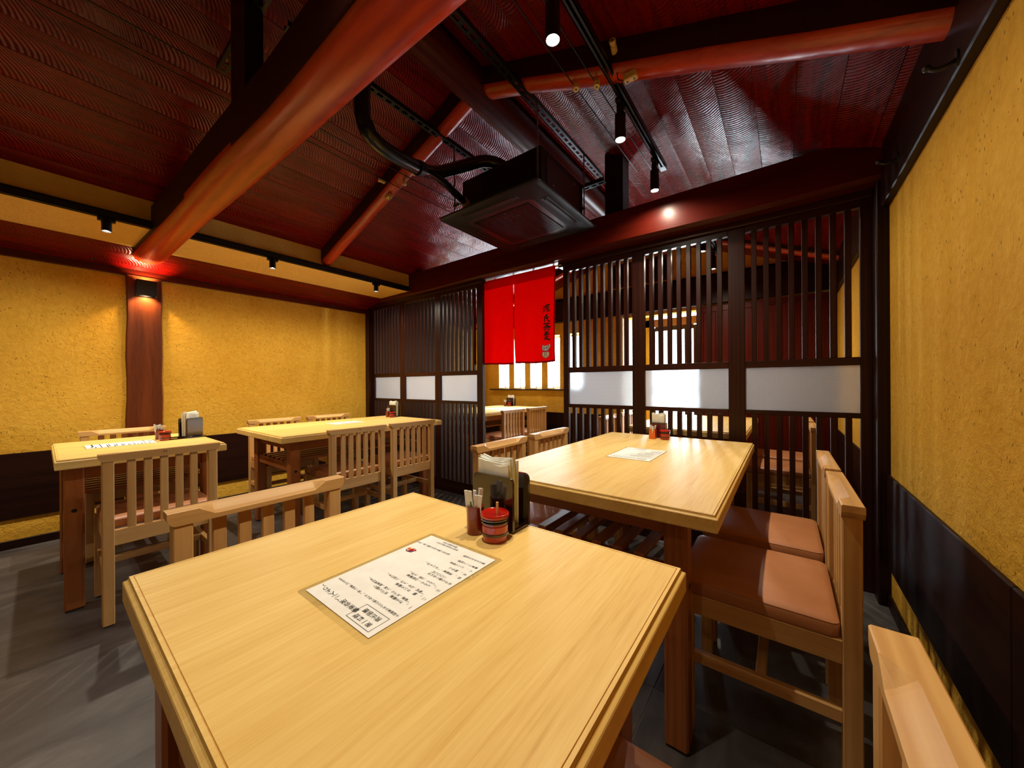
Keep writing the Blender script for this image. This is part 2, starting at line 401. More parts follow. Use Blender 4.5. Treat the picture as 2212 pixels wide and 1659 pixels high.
# right wall: wainscot, plate beam
wr = thing('trim_4', 'dark brown wainscot boards along the right wall', 'wainscot', (0, 0, 0), kind='structure')
for (y0, y1) in ((YF, -0.5), (-0.5, 1.2), (1.2, 2.32), (2.46, 3.5), (3.5, YB)):
    MB().cbox(XR - 0.013, XR, y0 + 0.001, y1 - 0.001, 0.185, 0.60, 0.003).obj('panel', wood('dark', 'y'), wr)
brd('baseboard_right', 'dark brown baseboard at the foot of the right wall', 'baseboard', XR - 0.012, XR, YF, YB, 0, 0.058, wood('dark', 'y'))
brd('trim_5', 'nearly black wall plate beam above the right wall plaster', 'beam', 0.352, 0.48, YF, YB, 1.812, 2.115, wood('dark', 'y'), 0.004)

# left soffit: plastered lowered strip along the left wall
sf = MB().box(XL, -3.08, YF, 2.32, 1.982, 2.16).obj('trim_6', M_SOFFIT)
tag(sf, 'ochre plastered soffit strip above the left wall beam', 'soffit', kind='structure')

# ceiling planks on both slopes, running along the room
ce = MB()
for (xa, za, xb, zb) in ((-4.0, zl(-4.0), XRIDGE, ZR), (XRIDGE, ZR, 0.5, zr(0.5))):
    ce.hexa([(xa, YF, za + 0.030), (xb, YF, zb + 0.030), (xb, YB + 0.1, zb + 0.030), (xa, YB + 0.1, za + 0.030), (xa, YF, za + 0.08), (xb, YF, zb + 0.08), (xb, YB + 0.1, zb + 0.08), (xa, YB + 0.1, za + 0.08)])
ceo = tag(ce.obj('ceiling', wood('dark', 'y')), 'sloping gabled ceiling of dark red lacquered sawn planks', 'ceiling', kind='structure')
pc = {}
def planks(xa, za, xb, zb, n):
    d = Vector((xb - xa, 0, zb - za)); L = d.length / n; u = d.normalized(); ang = math.atan2(d.z, d.x)
    for i in range(n):
        c = Vector((xa, 0, za)) + u * (L * (i + 0.5)); ln = YB + 0.05 - YF
        key = round(L, 3)
        if key not in pc:
            pc[key] = MB().cbox(-L / 2 + 0.0003, L / 2 - 0.0003, -ln / 2, ln / 2, 0, 0.026, 0.0012).mesh('plank', M_PLANK)
        o = bpy.data.objects.new('plank', pc[key]); C.objects.link(o)
        o.location = (c.x, (YF + YB + 0.05) / 2, c.z + 0.0006 * ((i * 7) % 3)); o.rotation_euler = (0, -ang, 0); o.parent = ceo
planks(-3.95, zl(-3.95), XRIDGE, ZR, 19)
planks(XRIDGE, ZR, 0.46, zr(0.46), 13)

# back wall of the far room with five slot windows and the entrance opening
SLOTS = [-3.607 + 0.300 * k for k in range(5)]; SW = 0.205; Z0S, Z1S = 0.957, 1.705
bx = [(XL, -1.61, YB, YB + 0.15, 0, Z0S), (XL, -1.61, YB, YB + 0.15, Z1S, 1.9), (-1.61, XR, YB + 0.02, YB + 0.15, 1.83, 2.2), (-0.74, XR, YB + 0.02, YB + 0.15, 0, 1.83), (XL, -1.61, YB, YB + 0.15, 1.9, 2.2)]
edges = [XL] + [e for s_ in SLOTS for e in (s_, s_ + SW)] + [-1.61]
for k in range(0, len(edges), 2): bx.append((edges[k], edges[k + 1], YB, YB + 0.15, Z0S, Z1S))
m = MB()
for b in bx: m.box(*b)
gy0, gy1 = YB, YB + 0.15
gp = [(XL, 2.2), (XR, 2.2), (XR, zr(XR) + 0.02), (XRIDGE, ZR + 0.02), (XL, zl(XL) + 0.02)]
m.loft([[(x, gy0, z) for x, z in gp], [(x, gy1, z) for x, z in gp]])
# entrance alcove behind the opening
m.box(-1.76, -1.61, YB + 0.15, 5.2, 0, 2.2); m.box(-1.76, -1.49, 5.2, 5.32, 0, 2.2); m.box(-0.74, -0.60, YB + 0.15, 5.32, 0, 2.2)
tag(m.obj('wall_back', M_PLASTER), 'ochre plaster wall at the far end of the back room with slot windows', 'wall', kind='structure')
MB().box(-1.76, -0.60, YB + 0.15, 5.32, 2.0, 2.06).obj('trim_7', wood('dark', 'x'), kind='structure', label='dark ceiling board over the entrance alcove', category='ceiling')
M_PALE = mat_plaster('pale_grey_plaster', (0.42, 0.41, 0.37), (0.62, 0.61, 0.56), 0.6)
REV = thing('trim_25', 'pale grey rough plaster lining the slot window reveals and entrance jamb', 'reveal', (0, 0, 0), kind='structure')
MB().box(-1.612, -1.606, YB + 0.002, 5.19, 0.62, 2.0).obj('jamb_lining', M_PALE, REV)
for k, s_ in enumerate(SLOTS):
    MB().box(s_, s_ + 0.003, YB + 0.002, YB + 0.15, Z0S, Z1S).box(s_ + SW - 0.003, s_ + SW, YB + 0.002, YB + 0.15, Z0S, Z1S).obj('reveal', M_PALE, REV)
    wn = thing('window_%d' % (k + 1), 'narrow slot window in the far wall, number %s from the corner' % ('one two three four five'.split()[k]), 'window', (s_ + SW / 2, YB + 0.15, (Z0S + Z1S) / 2), kind='structure')
    f = MB(); hz = (Z1S - Z0S) / 2; hw = SW / 2
    f.box(-hw, hw, 0, 0.03, -hz, -hz + 0.018); f.box(-hw, hw, 0, 0.03, hz - 0.018, hz); f.box(-hw, -hw + 0.014, 0, 0.03, -hz, hz); f.box(hw - 0.014, hw, 0, 0.03, -hz, hz)
    f.obj('frame', M_STEEL, wn); MB().box(-hw + 0.014, hw - 0.014, 0.012, 0.017, -hz + 0.018, hz - 0.018).obj('pane', M_GLASS, wn)
brd('trim_8', 'thin dark wooden sill shelf under the slot windows', 'sill', -3.73, -2.05, 4.31, YB, 0.925, 0.945, wood('lattice', 'x'))
brd('trim_9', 'dark beam across the far wall above the slot windows', 'beam', XL, XR, 4.345, YB, 1.865, 2.165, wood('dark', 'x'), 0.006)
wb = thing('trim_10', 'brown wainscot boards under the slot windows on the far wall', 'wainscot', (0, 0, 0), kind='structure')
for k in range(3): MB().cbox(XL + 0.757 * k + 0.001, XL + 0.757 * (k + 1) - 0.001, YB - 0.014, YB, 0.05, 0.615, 0.003).obj('panel', wood('dark', 'x'), wb)

# brown panel doors to the right of the entrance
for k in range(2):
    x0 = -0.745 + 0.565 * k
    d = thing('door_%d' % (k + 1), 'red brown boarded sliding door at the far wall, %s the entrance' % ('next to' if k == 0 else 'farther right of'), 'door', (x0, 4.35 - 0.03 * k, 0), kind='structure')
    MB().cbox(0, 0.045, 0, 0.03, 0, 1.84).obj('stile', wood('red', 'z'), d); MB().cbox(0.52, 0.565, 0, 0.03, 0, 1.84).obj('stile', wood('red', 'z'), d)
    MB().cbox(0.045, 0.52, 0, 0.03, 1.78, 1.84).obj('rail', wood('red', 'x'), d); MB().cbox(0.045, 0.52, 0, 0.03, 0, 0.10).obj('rail', wood('red', 'x'), d)
    for q in range(4): MB().cbox(0.045 + 0.11875 * q + 0.001, 0.045 + 0.11875 * (q + 1) - 0.001, 0.008, 0.022, 0.10, 1.78, 0.002).obj('board', wood('red', 'z'), d)
# glazed entrance door with wooden bars
d = thing('door_3', 'glazed entrance door with upright wooden bars, bright outside', 'door', (-1.49, 5.22, 0), kind='structure')
for (x0, x1) in ((0, 0.05), (0.535, 0.585)): MB().cbox(x0, x1, 0, 0.04, 0, 1.79).obj('stile', wood('lattice', 'z'), d)
for (z0, z1) in ((0, 0.12), (0.90, 0.935), (1.74, 1.80)): MB().cbox(0.05, 0.535, 0, 0.04, z0, z1).obj('rail', wood('lattice', 'x'), d)
for q in range(4): MB().cbox(0.05 + 0.097 * (q + 1) - 0.012, 0.05 + 0.097 * (q + 1) + 0.012, 0.002, 0.03, 0.12, 1.74).obj('bar', wood('lattice', 'z'), d)
MB().box(0.05, 0.535, 0.032, 0.036, 0.12, 1.74).obj('pane', M_GLASS, d)
brd('trim_11', 'brown timber lintel over the glazed entrance door', 'lintel', -1.61, -0.74, 5.20, 5.28, 1.80, 1.905, wood('leg', 'x'))
wn = thing('window_6', 'clear transom window above the entrance lintel', 'window', (-1.49, 5.22, 1.905), kind='structure')
MB().box(0, 0.75, 0.0, 0.03, 0.075, 0.10).obj('frame', wood('lattice', 'x'), wn); MB().box(0, 0.75, 0.012, 0.016, 0.0, 0.075).obj('pane', M_GLASS, wn)
tag(MB().box(-9, 6, 5.6, 14, -0.12, -0.02).obj('pavement', M_PAVE), 'pale pavement outside the entrance door', 'pavement', kind='structure')

# ================================================================== PARTITION
YP = 2.30
pb = MB(); ringsP = []
for x in [XL + 0.0] + [XL + 0.3 * k for k in range(1, 15)] + [0.352]:
    wv = 0.004 * math.sin(x * 5.1)
    ringsP.append([(x, YP, 1.955 + wv), (x, YP, 2.15), (x, YP + 0.20, 2.15), (x, YP + 0.20, 1.94), (x, YP + 0.02, 1.937 + wv)])
tag(pb.loft(ringsP).obj('trim_12', wood('red', 'x')), 'massive dark red beam across the room above the lattice screens', 'beam', kind='structure')
brd('trim_13', 'black brown corner post of the lattice screens at the left wall', 'post', XL, -3.812, 2.285, 2.40, 0, 1.94, wood('lattice', 'z'))
brd('trim_14', 'black brown corner post of the lattice screens at the right wall', 'post', 0.338, 0.384, 2.315, 2.48, 0, 1.94, wood('dark', 'z'))
brd('trim_15', 'grooved head rail over the left three lattice screens', 'rail', -3.812, -2.09, 2.315, 2.375, 1.905, 1.942, wood('lattice', 'x'))
brd('trim_16', 'grooved head rail over the right three lattice screens', 'rail', -1.375, 0.338, 2.395, 2.465, 1.905, 1.942, wood('lattice', 'x'))
brd('trim_17', 'dark post standing on the screen beam up to the ceiling', 'post', -0.973, -0.848, 2.34, 2.46, 2.145, zr(-0.973) + 0.03, wood('dark', 'z'))

M_LX, M_LZ = wood('lattice', 'x'), wood('lattice', 'z')
slat_up = MB().cbox(-0.0125, 0.0125, 0, 0.030, 1.142, 1.870, 0.0015).mesh('slat', M_LZ)
slat_lo = MB().cbox(-0.0125, 0.0125, 0, 0.030, 0.120, 0.840, 0.0015).mesh('slat', M_LZ)
def screen(x0, x1, gx0, gx1, y, label):
    t = thing('lattice_screen', label, 'screen', ((x0 + x1) / 2, y, 0), 0, 'sliding lattice screens across the room')
    c = (x0 + x1) / 2; a0, a1, b0, b1 = x0 - c, x1 - c, gx0 - c, gx1 - c
    MB().cbox(a0, b0, 0, 0.032, 0.004, 1.912).obj('stile', M_LZ, t); MB().cbox(b1, a1, 0, 0.032, 0.004, 1.912).obj('stile', M_LZ, t)
    for (z0, z1) in ((0.004, 0.12), (0.84, 0.866), (1.102, 1.142), (1.872, 1.912)): MB().cbox(b0, b1, 0, 0.032, z0, z1).obj('rail', M_LX, t)
    MB().box(b0 - 0.002, b1 + 0.002, 0.017, 0.021, 0.864, 1.104).obj('frosted_pane', M_FROST, t)
    p = (b1 - b0 + 0.025) / 9.0
    for me in (slat_up, slat_lo):
        for k in range(8):
            o = bpy.data.objects.new('slat', me); C.objects.link(o); o.parent = t; o.location = (b0 - 0.0125 + p * (k + 1), 0, 0)
    return t
screen(-3.812, -3.238, -3.767, -3.282, 2.33, 'dark lattice screen touching the left wall, with cream lit pane')
screen(-3.240, -2.681, -3.197, -2.722, 2.332, 'dark lattice screen in the middle of the left three')
screen(-2.685, -2.098, -2.642, -2.166, 2.334, 'dark lattice screen directly left of the red curtain')
screen(-1.346, -0.778, -1.303, -0.818, 2.42, 'dark lattice screen directly right of the red curtain')
screen(-0.780, -0.216, -0.737, -0.259, 2.42, 'dark lattice screen in the middle of the right three')
screen(-0.220, 0.338, -0.177, 0.296, 2.42, 'dark lattice screen touching the right wall, greyest dotted pane')

# ================================================================== TIMBERS OVERHEAD
M_SIDE = plain('dark_sawn_side', (0.030, 0.005, 0.0025), 0.5, 0.3)
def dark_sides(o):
    # the sawn flat sides of the timbers are coloured dark, the rounded underside is varnished orange
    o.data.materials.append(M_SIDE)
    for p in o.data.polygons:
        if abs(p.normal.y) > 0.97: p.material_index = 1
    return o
# big round-bottomed tie log across the room
rg = []
for k in range(27):
    x = XL + 0.03 + (XR - XL) * k / 26.0; s_ = (x - XL) / 3.0
    yn = min(0.385 + 0.031 * 3 * s_, 0.462) + 0.003 * math.sin(x * 4.0); yf = 0.560 + 0.0235 * 3 * s_ + 0.004 * math.sin(x * 3.1 + 1)
    zt, zs, zb = 2.118, 1.972, 1.928 + 0.005 * math.sin(x * 2.3)
    ring = [(x, yn, zt), (x, yf, zt), (x, yf, zs)]
    n = 10
    for q in range(1, n):
        th = math.pi * q / n; ring.append((x, (yn + yf) / 2 + (yf - yn) / 2 * math.cos(th), zs - (zs - zb) * math.sin(th) ** 0.8))
    ring.append((x, yn, zs)); rg.append(list(reversed(ring)))
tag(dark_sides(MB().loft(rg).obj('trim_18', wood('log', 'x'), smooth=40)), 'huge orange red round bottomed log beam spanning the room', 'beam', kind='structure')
tag(MB().cbox(-1.748, -1.586, 0.462, 0.522, 2.112, zl(-1.6) + 0.03).obj('trim_19', wood('dark', 'z')), 'black post standing on the big log beam', 'post', kind='structure')

def rafter(name, label, xa, za, xb, zb, y0, y1, dep, mat):
    # sloping timber, flat sides, rounded underside; za/zb are the underside heights
    def ring(x, z):
        yc, hw = (y0 + y1) / 2, (y1 - y0) / 2; out = [(x, y0, z + dep), (x, y1, z + dep), (x, y1, z + 0.030)]
        for q in range(1, 8):
            th = math.pi * q / 8; out.append((x, yc + hw * math.cos(th), z + 0.030 - 0.030 * math.sin(th)))
        out.append((x, y0, z + 0.030)); return list(reversed(out))
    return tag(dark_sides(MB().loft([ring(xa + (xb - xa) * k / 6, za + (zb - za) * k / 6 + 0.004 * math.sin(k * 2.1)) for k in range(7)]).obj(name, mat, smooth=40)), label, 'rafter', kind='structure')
M_LOGX = wood('log', 'x')
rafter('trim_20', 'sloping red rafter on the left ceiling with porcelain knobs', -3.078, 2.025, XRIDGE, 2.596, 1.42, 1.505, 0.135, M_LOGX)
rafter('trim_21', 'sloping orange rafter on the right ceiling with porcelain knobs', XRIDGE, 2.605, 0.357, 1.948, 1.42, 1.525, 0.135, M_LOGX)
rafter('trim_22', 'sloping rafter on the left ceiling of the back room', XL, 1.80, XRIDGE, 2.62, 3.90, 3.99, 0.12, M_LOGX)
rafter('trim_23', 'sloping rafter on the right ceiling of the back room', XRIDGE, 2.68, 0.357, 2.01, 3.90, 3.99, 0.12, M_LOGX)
rg = []
for k in range(23):
    y = YF + (YB - YF) * k / 22.0; r = 0.092 + 0.004 * math.sin(y * 3)
    rg.append([(XRIDGE + 0.015 + r * math.cos(2 * math.pi * q / 16), y, 2.635 + r * math.sin(2 * math.pi * q / 16)) for q in range(16)])
tag(MB().loft([list(reversed(r)) for r in rg]).obj('trim_24', wood('red', 'y'), smooth=60), 'round red ridge pole under the peak of the ceiling', 'ridge pole', kind='structure')

# ================================================================== LIGHT TRACKS AND SPOTLIGHTS
def track(label, x, y0, y1, z, wd=0.034, h=0.03):
    t = thing('light_track', label, 'light track', (x, (y0 + y1) / 2, z))
    L = (y1 - y0) / 2
    MB().box(-wd / 2, -wd / 2 + 0.004, -L, L, -h, 0).box(wd / 2 - 0.004, wd / 2, -L, L, -h, 0).box(-wd / 2, wd / 2, -L, L, -0.005, 0).box(-wd / 2, -0.005, -L, L, -h, -h + 0.003).box(0.005, wd / 2, -L, L, -h, -h + 0.003).obj('rail', M_BLACK, t)
    MB().cbox(-wd / 2 - 0.001, wd / 2 + 0.001, L - 0.05, L, -h - 0.001, 0.001).obj('end_cap', M_BLACK, t)
    return t
track('black light track under the right slope of the ceiling', -0.575, -1.9, 2.29, 2.335)
track('black light track along the edge of the left soffit', -3.063, -1.9, 2.28, 2.018, 0.034, 0.042)
track('black light track in the back room behind the lattice', -0.50, 2.75, 3.95, 2.28)
def make_spot(length=0.115, r=0.024, top=-0.055):
    t = thing('spotlight', '', 'spotlight')
    MB().cbox(-0.012, 0.012, -0.035, 0.035, -0.022, 0.0).obj('adapter', M_BLACK, t)
    if top < -0.03: MB().cbox(-0.013, 0.013, -0.016, 0.016, top - 0.01, -0.02, 0.003).obj('neck', M_BLACK, t)
    b = MB().lathe([(0.001, top), (r * 0.8, top), (r, top - 0.007), (r, top - 0.007 - length), (r * 0.90, top - 0.007 - length), (r * 0.86, top - 0.007 - length + 0.012), (0.001, top - 0.007 - length + 0.012)], n=20).obj('body', M_BLACK, t, smooth=35)
    MB().lathe([(0.001, top + 0.0055 - length), (r * 0.84, top + 0.0055 - length), (r * 0.84, top + 0.002 - length), (0.001, top - 0.001 - length)], n=20).obj('lens', M_LAMP, t, smooth=35)
    return t
SP = make_spot(); SP2 = make_spot(0.066, 0.021, -0.004)
spots = [
    (-0.590, 1.004, 2.305, 'spotlight nearest the viewer on the right track, brightest in view', P_TRACK, 92, (0, 0, -1)),
    (-0.590, 1.602, 2.305, 'spotlight in the middle of the three seen on the right track', P_TRACK, 92, (0, 0, -1)),
    (-0.590, 2.145, 2.305, 'spotlight on the right track closest to the screen beam', P_TRACK, 92, (0, 0, -1)),
    (-0.590, 0.400, 2.305, 'added unseen spotlight on the right track above the near table', P_TRACK, 92, (0, 0, -1)),  # out of view, added to light the near table
    (-0.590, -0.80, 2.305, 'added unseen rear spotlight on the right track behind the viewer', P_TRACK * 0.4, 115, (0, 0, -1)),  # added behind the camera to light the near right wall
    (-3.060, 0.228, 1.976, 'spotlight on the soffit track left of the big log end', P_SOFFIT, 104, (0, 0, -1)),
    (-3.060, 1.057, 1.976, 'spotlight on the soffit track right of the big log end', P_SOFFIT, 104, (0, 0, -1)),
    (-3.060, 1.915, 1.976, 'spotlight on the soffit track close to the lattice screens', P_SOFFIT, 104, (0, 0, -1)),
    (-3.060, -0.75, 1.976, 'added unseen rear spotlight on the soffit track behind the viewer', P_SOFFIT * 0.5, 125, (0, 0, -1)),  # added behind the camera for more general light from the rear
    (-0.520, 3.22, 2.25, 'nearer spotlight in the back room seen through the lattice', P_BACK, 120, (0, 0, -1)),
    (-0.520, 3.78, 2.25, 'farther spotlight in the back room seen through the lattice', P_BACK, 120, (0, 0, -1)),
    (-3.000, 3.40, 2.05, 'back room spotlight over the left table', P_BACK, 120, (0, 0, -1)),
]
for k, (x, y, z, lab, pw, ang, dr) in enumerate(spots):
    short = x < -3.05; src = SP2 if short else SP; dz = 0.078 if short else 0.179
    t = src if (k == 0 or k == 5) else dup(src)
    t.location = (x, y, z); t['label'] = lab
    spot_light('spot_beam', (x, y, z - dz), pw * 0.8, ang, 0.9, direction=dr)
    spot_light('spot_spill', (x, y, z - dz), pw * 0.34, 170, 0.6, direction=dr)

# wall sconce on the pillar
t = thing('wall_sconce', 'black box sconce on the pillar shining up and down', 'wall lamp', (XL + 0.03, 0.481, 1.75))
m = MB(); m.cbox(0, 0.005, -0.056, 0.056, -0.057, 0.057); m.cbox(0.075, 0.08, -0.056, 0.056, -0.057, 0.057); m.cbox(0.005, 0.075, -0.056, -0.051, -0.057, 0.057); m.cbox(0.005, 0.075, 0.051, 0.056, -0.057, 0.057)
m.obj('shade', M_BLACK, t); MB().box(0.005, 0.075, -0.051, 0.051, -0.006, 0.006).obj('socket_plate', M_BLACK, t)
for s_ in (1, -1):
    MB().lathe([(0.001, 0), (0.018, 0), (0.016, 0.008), (0.001, 0.010)] if s_ > 0 else [(0.001, -0.010), (0.016, -0.008), (0.018, 0), (0.001, 0)], (0.04, 0, 0.007 * s_), 14).obj('bulb', emit('sconce_bulb_glow', (1.0, 0.72, 0.40), 8.0), t)
    spot_light('sconce_beam', (XL + 0.07, 0.481, 1.75 + 0.022 * s_), P_SCONCE, 120, 0.5, (1.0, 0.66, 0.33), (0, 0, s_), 0.02)

# ================================================================== AIR CONDITIONER, HANGERS, PIPES
ac = thing('ceiling_air_conditioner', 'black cassette air conditioner hung from the ceiling', 'air conditioner', (-1.335, 1.845, 2.03))
rr = 0.355
def rrect(hx, hy, r, z, n=4):
    pts = []
    for (sx, sy, a0) in ((1, 1, 0), (-1, 1, 90), (-1, -1, 180), (1, -1, 270)):
        for q in range(n + 1):
            a = math.radians(a0 + 90 * q / n); pts.append((sx * (hx - r) + r * math.cos(a), sy * (hy - r) + r * math.sin(a), z))
    return pts
MB().loft([rrect(0.352, 0.342, 0.03, 0.0), rrect(0.366, 0.356, 0.03, 0.006), rrect(0.368, 0.358, 0.03, 0.014), rrect(0.330, 0.320, 0.03, 0.035)]).obj('cover_panel', M_ACBLACK, ac, smooth=30)
MB().cbox(-0.285, 0.305, -0.225, 0.275, 0.034, 0.270, 0.004).obj('body', M_ACBLACK, ac)
MB().cbox(0.3045, 0.308, -0.17, 0.22, 0.07, 0.235, 0.001).obj('service_cover', plain('dark_plum_panel', (0.045, 0.014, 0.018), 0.5), ac)
for p_ in ((0.3085, -0.1, 0.10), (0.3085, 0.15, 0.22)):
    MB().lathe([(0.001, 0), (0.006, 0), (0.005, 0.003), (0.001, 0.003)], n=8).xf(Matrix.Translation(p_) @ Matrix.Rotation(math.pi / 2, 4, 'Y')).obj('screw', M_STEEL, ac)
m = MB(); m.loft([rrect(0.235, 0.225, 0.03, -0.001), rrect(0.240, 0.230, 0.03, 0.0)]); m.obj('grille_frame', plain('grille_frame_black', (0.020, 0.008, 0.012), 0.4), ac)
m = MB()
for k in range(38): m.box(-0.205 + 0.411 * k / 38, -0.205 + 0.411 * k / 38 + 0.006, -0.2, 0.2, -0.006, -0.001)
g = m.obj('intake_grille', M_BLACK, ac, kind='stuff')
for (x0, x1, y0, y1) in ((-0.20, 0.20, -0.318, -0.268), (-0.20, 0.20, 0.268, 0.318), (-0.328, -0.278, -0.19, 0.19), (0.278, 0.328, -0.19, 0.19)):
    MB().box(x0, x1, y0, y1, -0.002, 0.001).obj('outlet_slot', plain('outlet_dark', (0.002, 0.002, 0.003), 0.6), ac)
    if x1 - x0 > 0.2: MB().cbox(x0 + 0.01, x1 - 0.01, y0 + 0.014, y0 + 0.030, -0.006, -0.002).obj('louvre', M_ACBLACK, ac)
    else: MB().cbox(x0 + 0.014, x0 + 0.030, y0 + 0.01, y1 - 0.01, -0.006, -0.002).obj('louvre', M_ACBLACK, ac)
MB().cbox(-0.16, -0.10, -0.232, -0.225, 0.05, 0.075).obj('nameplate', M_PORC, ac)

def channel(label, a, b, wd=0.04, h=0.022):
    # slotted strut channel from a to b (along x or y)
    a, b = Vector(a), Vector(b); d = b - a; L = d.length; ang = math.atan2(d.y, d.x)
    m = MB(); m.box(0, L, -wd / 2, -wd / 2 + 0.003, 0, h); m.box(0, L, wd / 2 - 0.003, wd / 2, 0, h)
    m.box(0, L, -wd / 2, -0.008, -0.002, 0.001); m.box(0, L, 0.008, wd / 2, -0.002, 0.001)
    k = 0.0
    while k < L: m.box(k, min(k + 0.018, L), -0.008, 0.008, -0.002, 0.001); k += 0.05
    o = m.obj('slotted_channel', M_GALV); o.location = a; o.rotation_euler = (0, 0, ang)
    return tag(o, label, 'channel')
channel('black slotted channel carrying the air conditioner on its left', (-1.637, 0.62, 2.50), (-1.637, 2.30, 2.50))
channel('black slotted channel carrying the air conditioner on its right', (-1.032, 0.62, 2.478), (-1.032, 2.42, 2.478))
channel('short slotted channel bracing the post on the screen beam', (-1.06, 2.17, 2.30), (-0.90, 2.17, 2.30))
channel('slotted channel crossing behind the big log post', (-2.02, 0.50, 2.44), (-1.40, 0.50, 2.44))
for (x, y, zt, lab) in ((-1.018, 1.57, 2.478, 'threaded hanger rod at the near right corner of the air conditioner'), (-1.637, 1.57, 2.50, 'threaded hanger rod at the near left corner of the air conditioner'),
                        (-1.012, 2.10, 2.478, 'threaded hanger rod at the far right corner of the air conditioner'), (-1.637, 2.14, 2.50, 'threaded hanger rod at the far left corner of the air conditioner')):
    t = thing('hanger_rod', lab, 'rod', (x, y, zt), 0, 'threaded rods holding the air conditioner')
    MB().tube([(0, 0, 0.01), (0, 0, 2.075 - zt)], 0.0045, 8).obj('rod', M_STEEL, t)
    sx = 1 if x < -1.3 else -1
    MB().cbox(min(0, sx * 0.035), max(0, sx * 0.035), -0.012, 0.012, 2.135 - zt, 2.140 - zt, 0.001).obj('bracket', M_GALV, t)
    MB().lathe([(0.001, 0), (0.009, 0), (0.009, 0.007), (0.001, 0.007)], (0, 0, 2.128 - zt), 6).obj('nut', M_STEEL, t)

def smooth_path(pts, n=6):
    out = []; P = [Vector(p) for p in pts]
    for i in range(len(P) - 1):
        p0, p1, p2, p3 = P[max(i - 1, 0)], P[i], P[i + 1], P[min(i + 2, len(P) - 1)]
        for k in range(n):
            t_ = k / n
            out.append(0.5 * ((2 * p1) + (p2 - p0) * t_ + (2 * p0 - 5 * p1 + 4 * p2 - p3) * t_ ** 2 + (3 * p1 - p0 - 3 * p2 + p3) * t_ ** 3))
    out.append(P[-1]); return out
t = thing('coolant_pipe', 'thick black taped pipe running from the ceiling into the air conditioner', 'pipe', (0, 0, 0))
MB().tube(smooth_path([(-1.447, 0.85, 2.69), (-1.447, 0.85, 2.42), (-1.455, 0.85, 2.20), (-1.458, 0.90, 2.12), (-1.484, 1.05, 2.119), (-1.524, 1.30, 2.179), (-1.493, 1.50, 2.296), (-1.430, 1.62, 2.360), (-1.360, 1.70, 2.345), (-1.33, 1.74, 2.29)], 7), 0.034, 12).obj('insulation', M_BLACKGLOSS, t, smooth=50)
MB().tube(smooth_path([(-1.505, 1.22, 2.150), (-1.530, 1.38, 2.165), (-1.555, 1.50, 2.155), (-1.575, 1.60, 2.150)], 6), 0.021, 10).obj('branch_insulation', M_BLACKGLOSS, t, smooth=50)
MB().tube([(-1.572, 1.585, 2.150), (-1.578, 1.63, 2.148)], 0.026, 12).obj('pipe_collar', M_PORC, t, smooth=50)
for p0, p1 in (((-1.4575, 0.862, 2.165), (-1.4575, 0.882, 2.13)), ((-1.505, 1.18, 2.14), (-1.51, 1.215, 2.15))):
    MB().tube([p0, p1], 0.0375, 12).obj('tape_wrap', M_BLACK, t, smooth=50)

# old knob and tube wiring on the rafters
def wire(label, pts, r=0.0028):
    return tag(MB().tube(pts, r, 6).obj('electric_wire', M_BLACK), label, 'wire')
wire('lower bare black wire along the left ceiling slope', [(-2.070, YF, 2.375), (-2.070, 1.44, 2.352), (-2.075, 2.30, 2.375)])
wire('upper bare black wire along the left ceiling slope', [(-1.968, YF, 2.41), (-1.968, 1.44, 2.385), (-1.972, 2.30, 2.41)])
wire('upper bare black wire along the right ceiling slope', [(-0.748, YF, 2.38), (-0.748, 1.40, 2.36), (-0.745, 2.32, 2.375)])
wire('lower bare black wire along the right ceiling slope', [(-0.648, YF, 2.345), (-0.648, 1.40, 2.325), (-0.645, 2.32, 2.335)])
def knob(label, p, axis, ln=0.045, r=0.0125, group=None):
    t = thing('porcelain_insulator', label, 'insulator', p, 0, group or 'porcelain wire knobs on the rafters')
    m = MB().lathe([(0.001, 0), (r, 0), (r, ln * 0.55), (r * 0.80, ln * 0.60), (r * 0.80, ln * 0.68), (r * 1.05, ln * 0.74), (r * 1.1, ln * 0.94), (r * 0.95, ln), (r * 0.35, ln), (r * 0.30, ln * 0.9), (0.001, ln * 0.9)], n=16)
    q = Vector(axis).to_track_quat('Z', 'Y').to_matrix().to_4x4(); m.xf(q); m.obj('body', M_PORC, t, smooth=40)
    MB().tube([q @ Vector((0, 0, ln * 0.97)), q @ Vector((0, 0, ln * 1.02))], r * 0.28, 8).obj('nail', M_BLACK, t)
    return t
zu_r = lambda x: 2.605 + (1.948 - 2.605) * (x - XRIDGE) / (0.357 - XRIDGE)
zu_l = lambda x: 2.025 + (2.596 - 2.025) * (x + 3.078) / (XRIDGE + 3.078)
knob('cream porcelain knob under the right rafter holding the upper wire', (-0.738, 1.46, zu_r(-0.738) + 0.004), (0.1, -0.25, -1))
knob('cream porcelain knob under the right rafter beside the light track', (-0.640, 1.46, zu_r(-0.640) + 0.004), (0.1, -0.25, -1))
knob('cream porcelain knob on the side face of the right rafter', (-0.545, 1.424, zu_r(-0.545) + 0.075), (0.15, -1, 0.25), 0.05)
knob('cream porcelain knob under the left rafter, lower of the two', (-2.000, 1.465, zu_l(-2.0) + 0.004), (0.1, -0.1, -1))
knob('cream porcelain knob under the left rafter, upper of the two', (-1.900, 1.465, zu_l(-1.9) + 0.004), (0.1, -0.1, -1))
knob('cream porcelain knob on the side face of the left rafter', (-2.16, 1.424, zu_l(-2.16) + 0.07), (-0.3, -1, 0.1), 0.045)
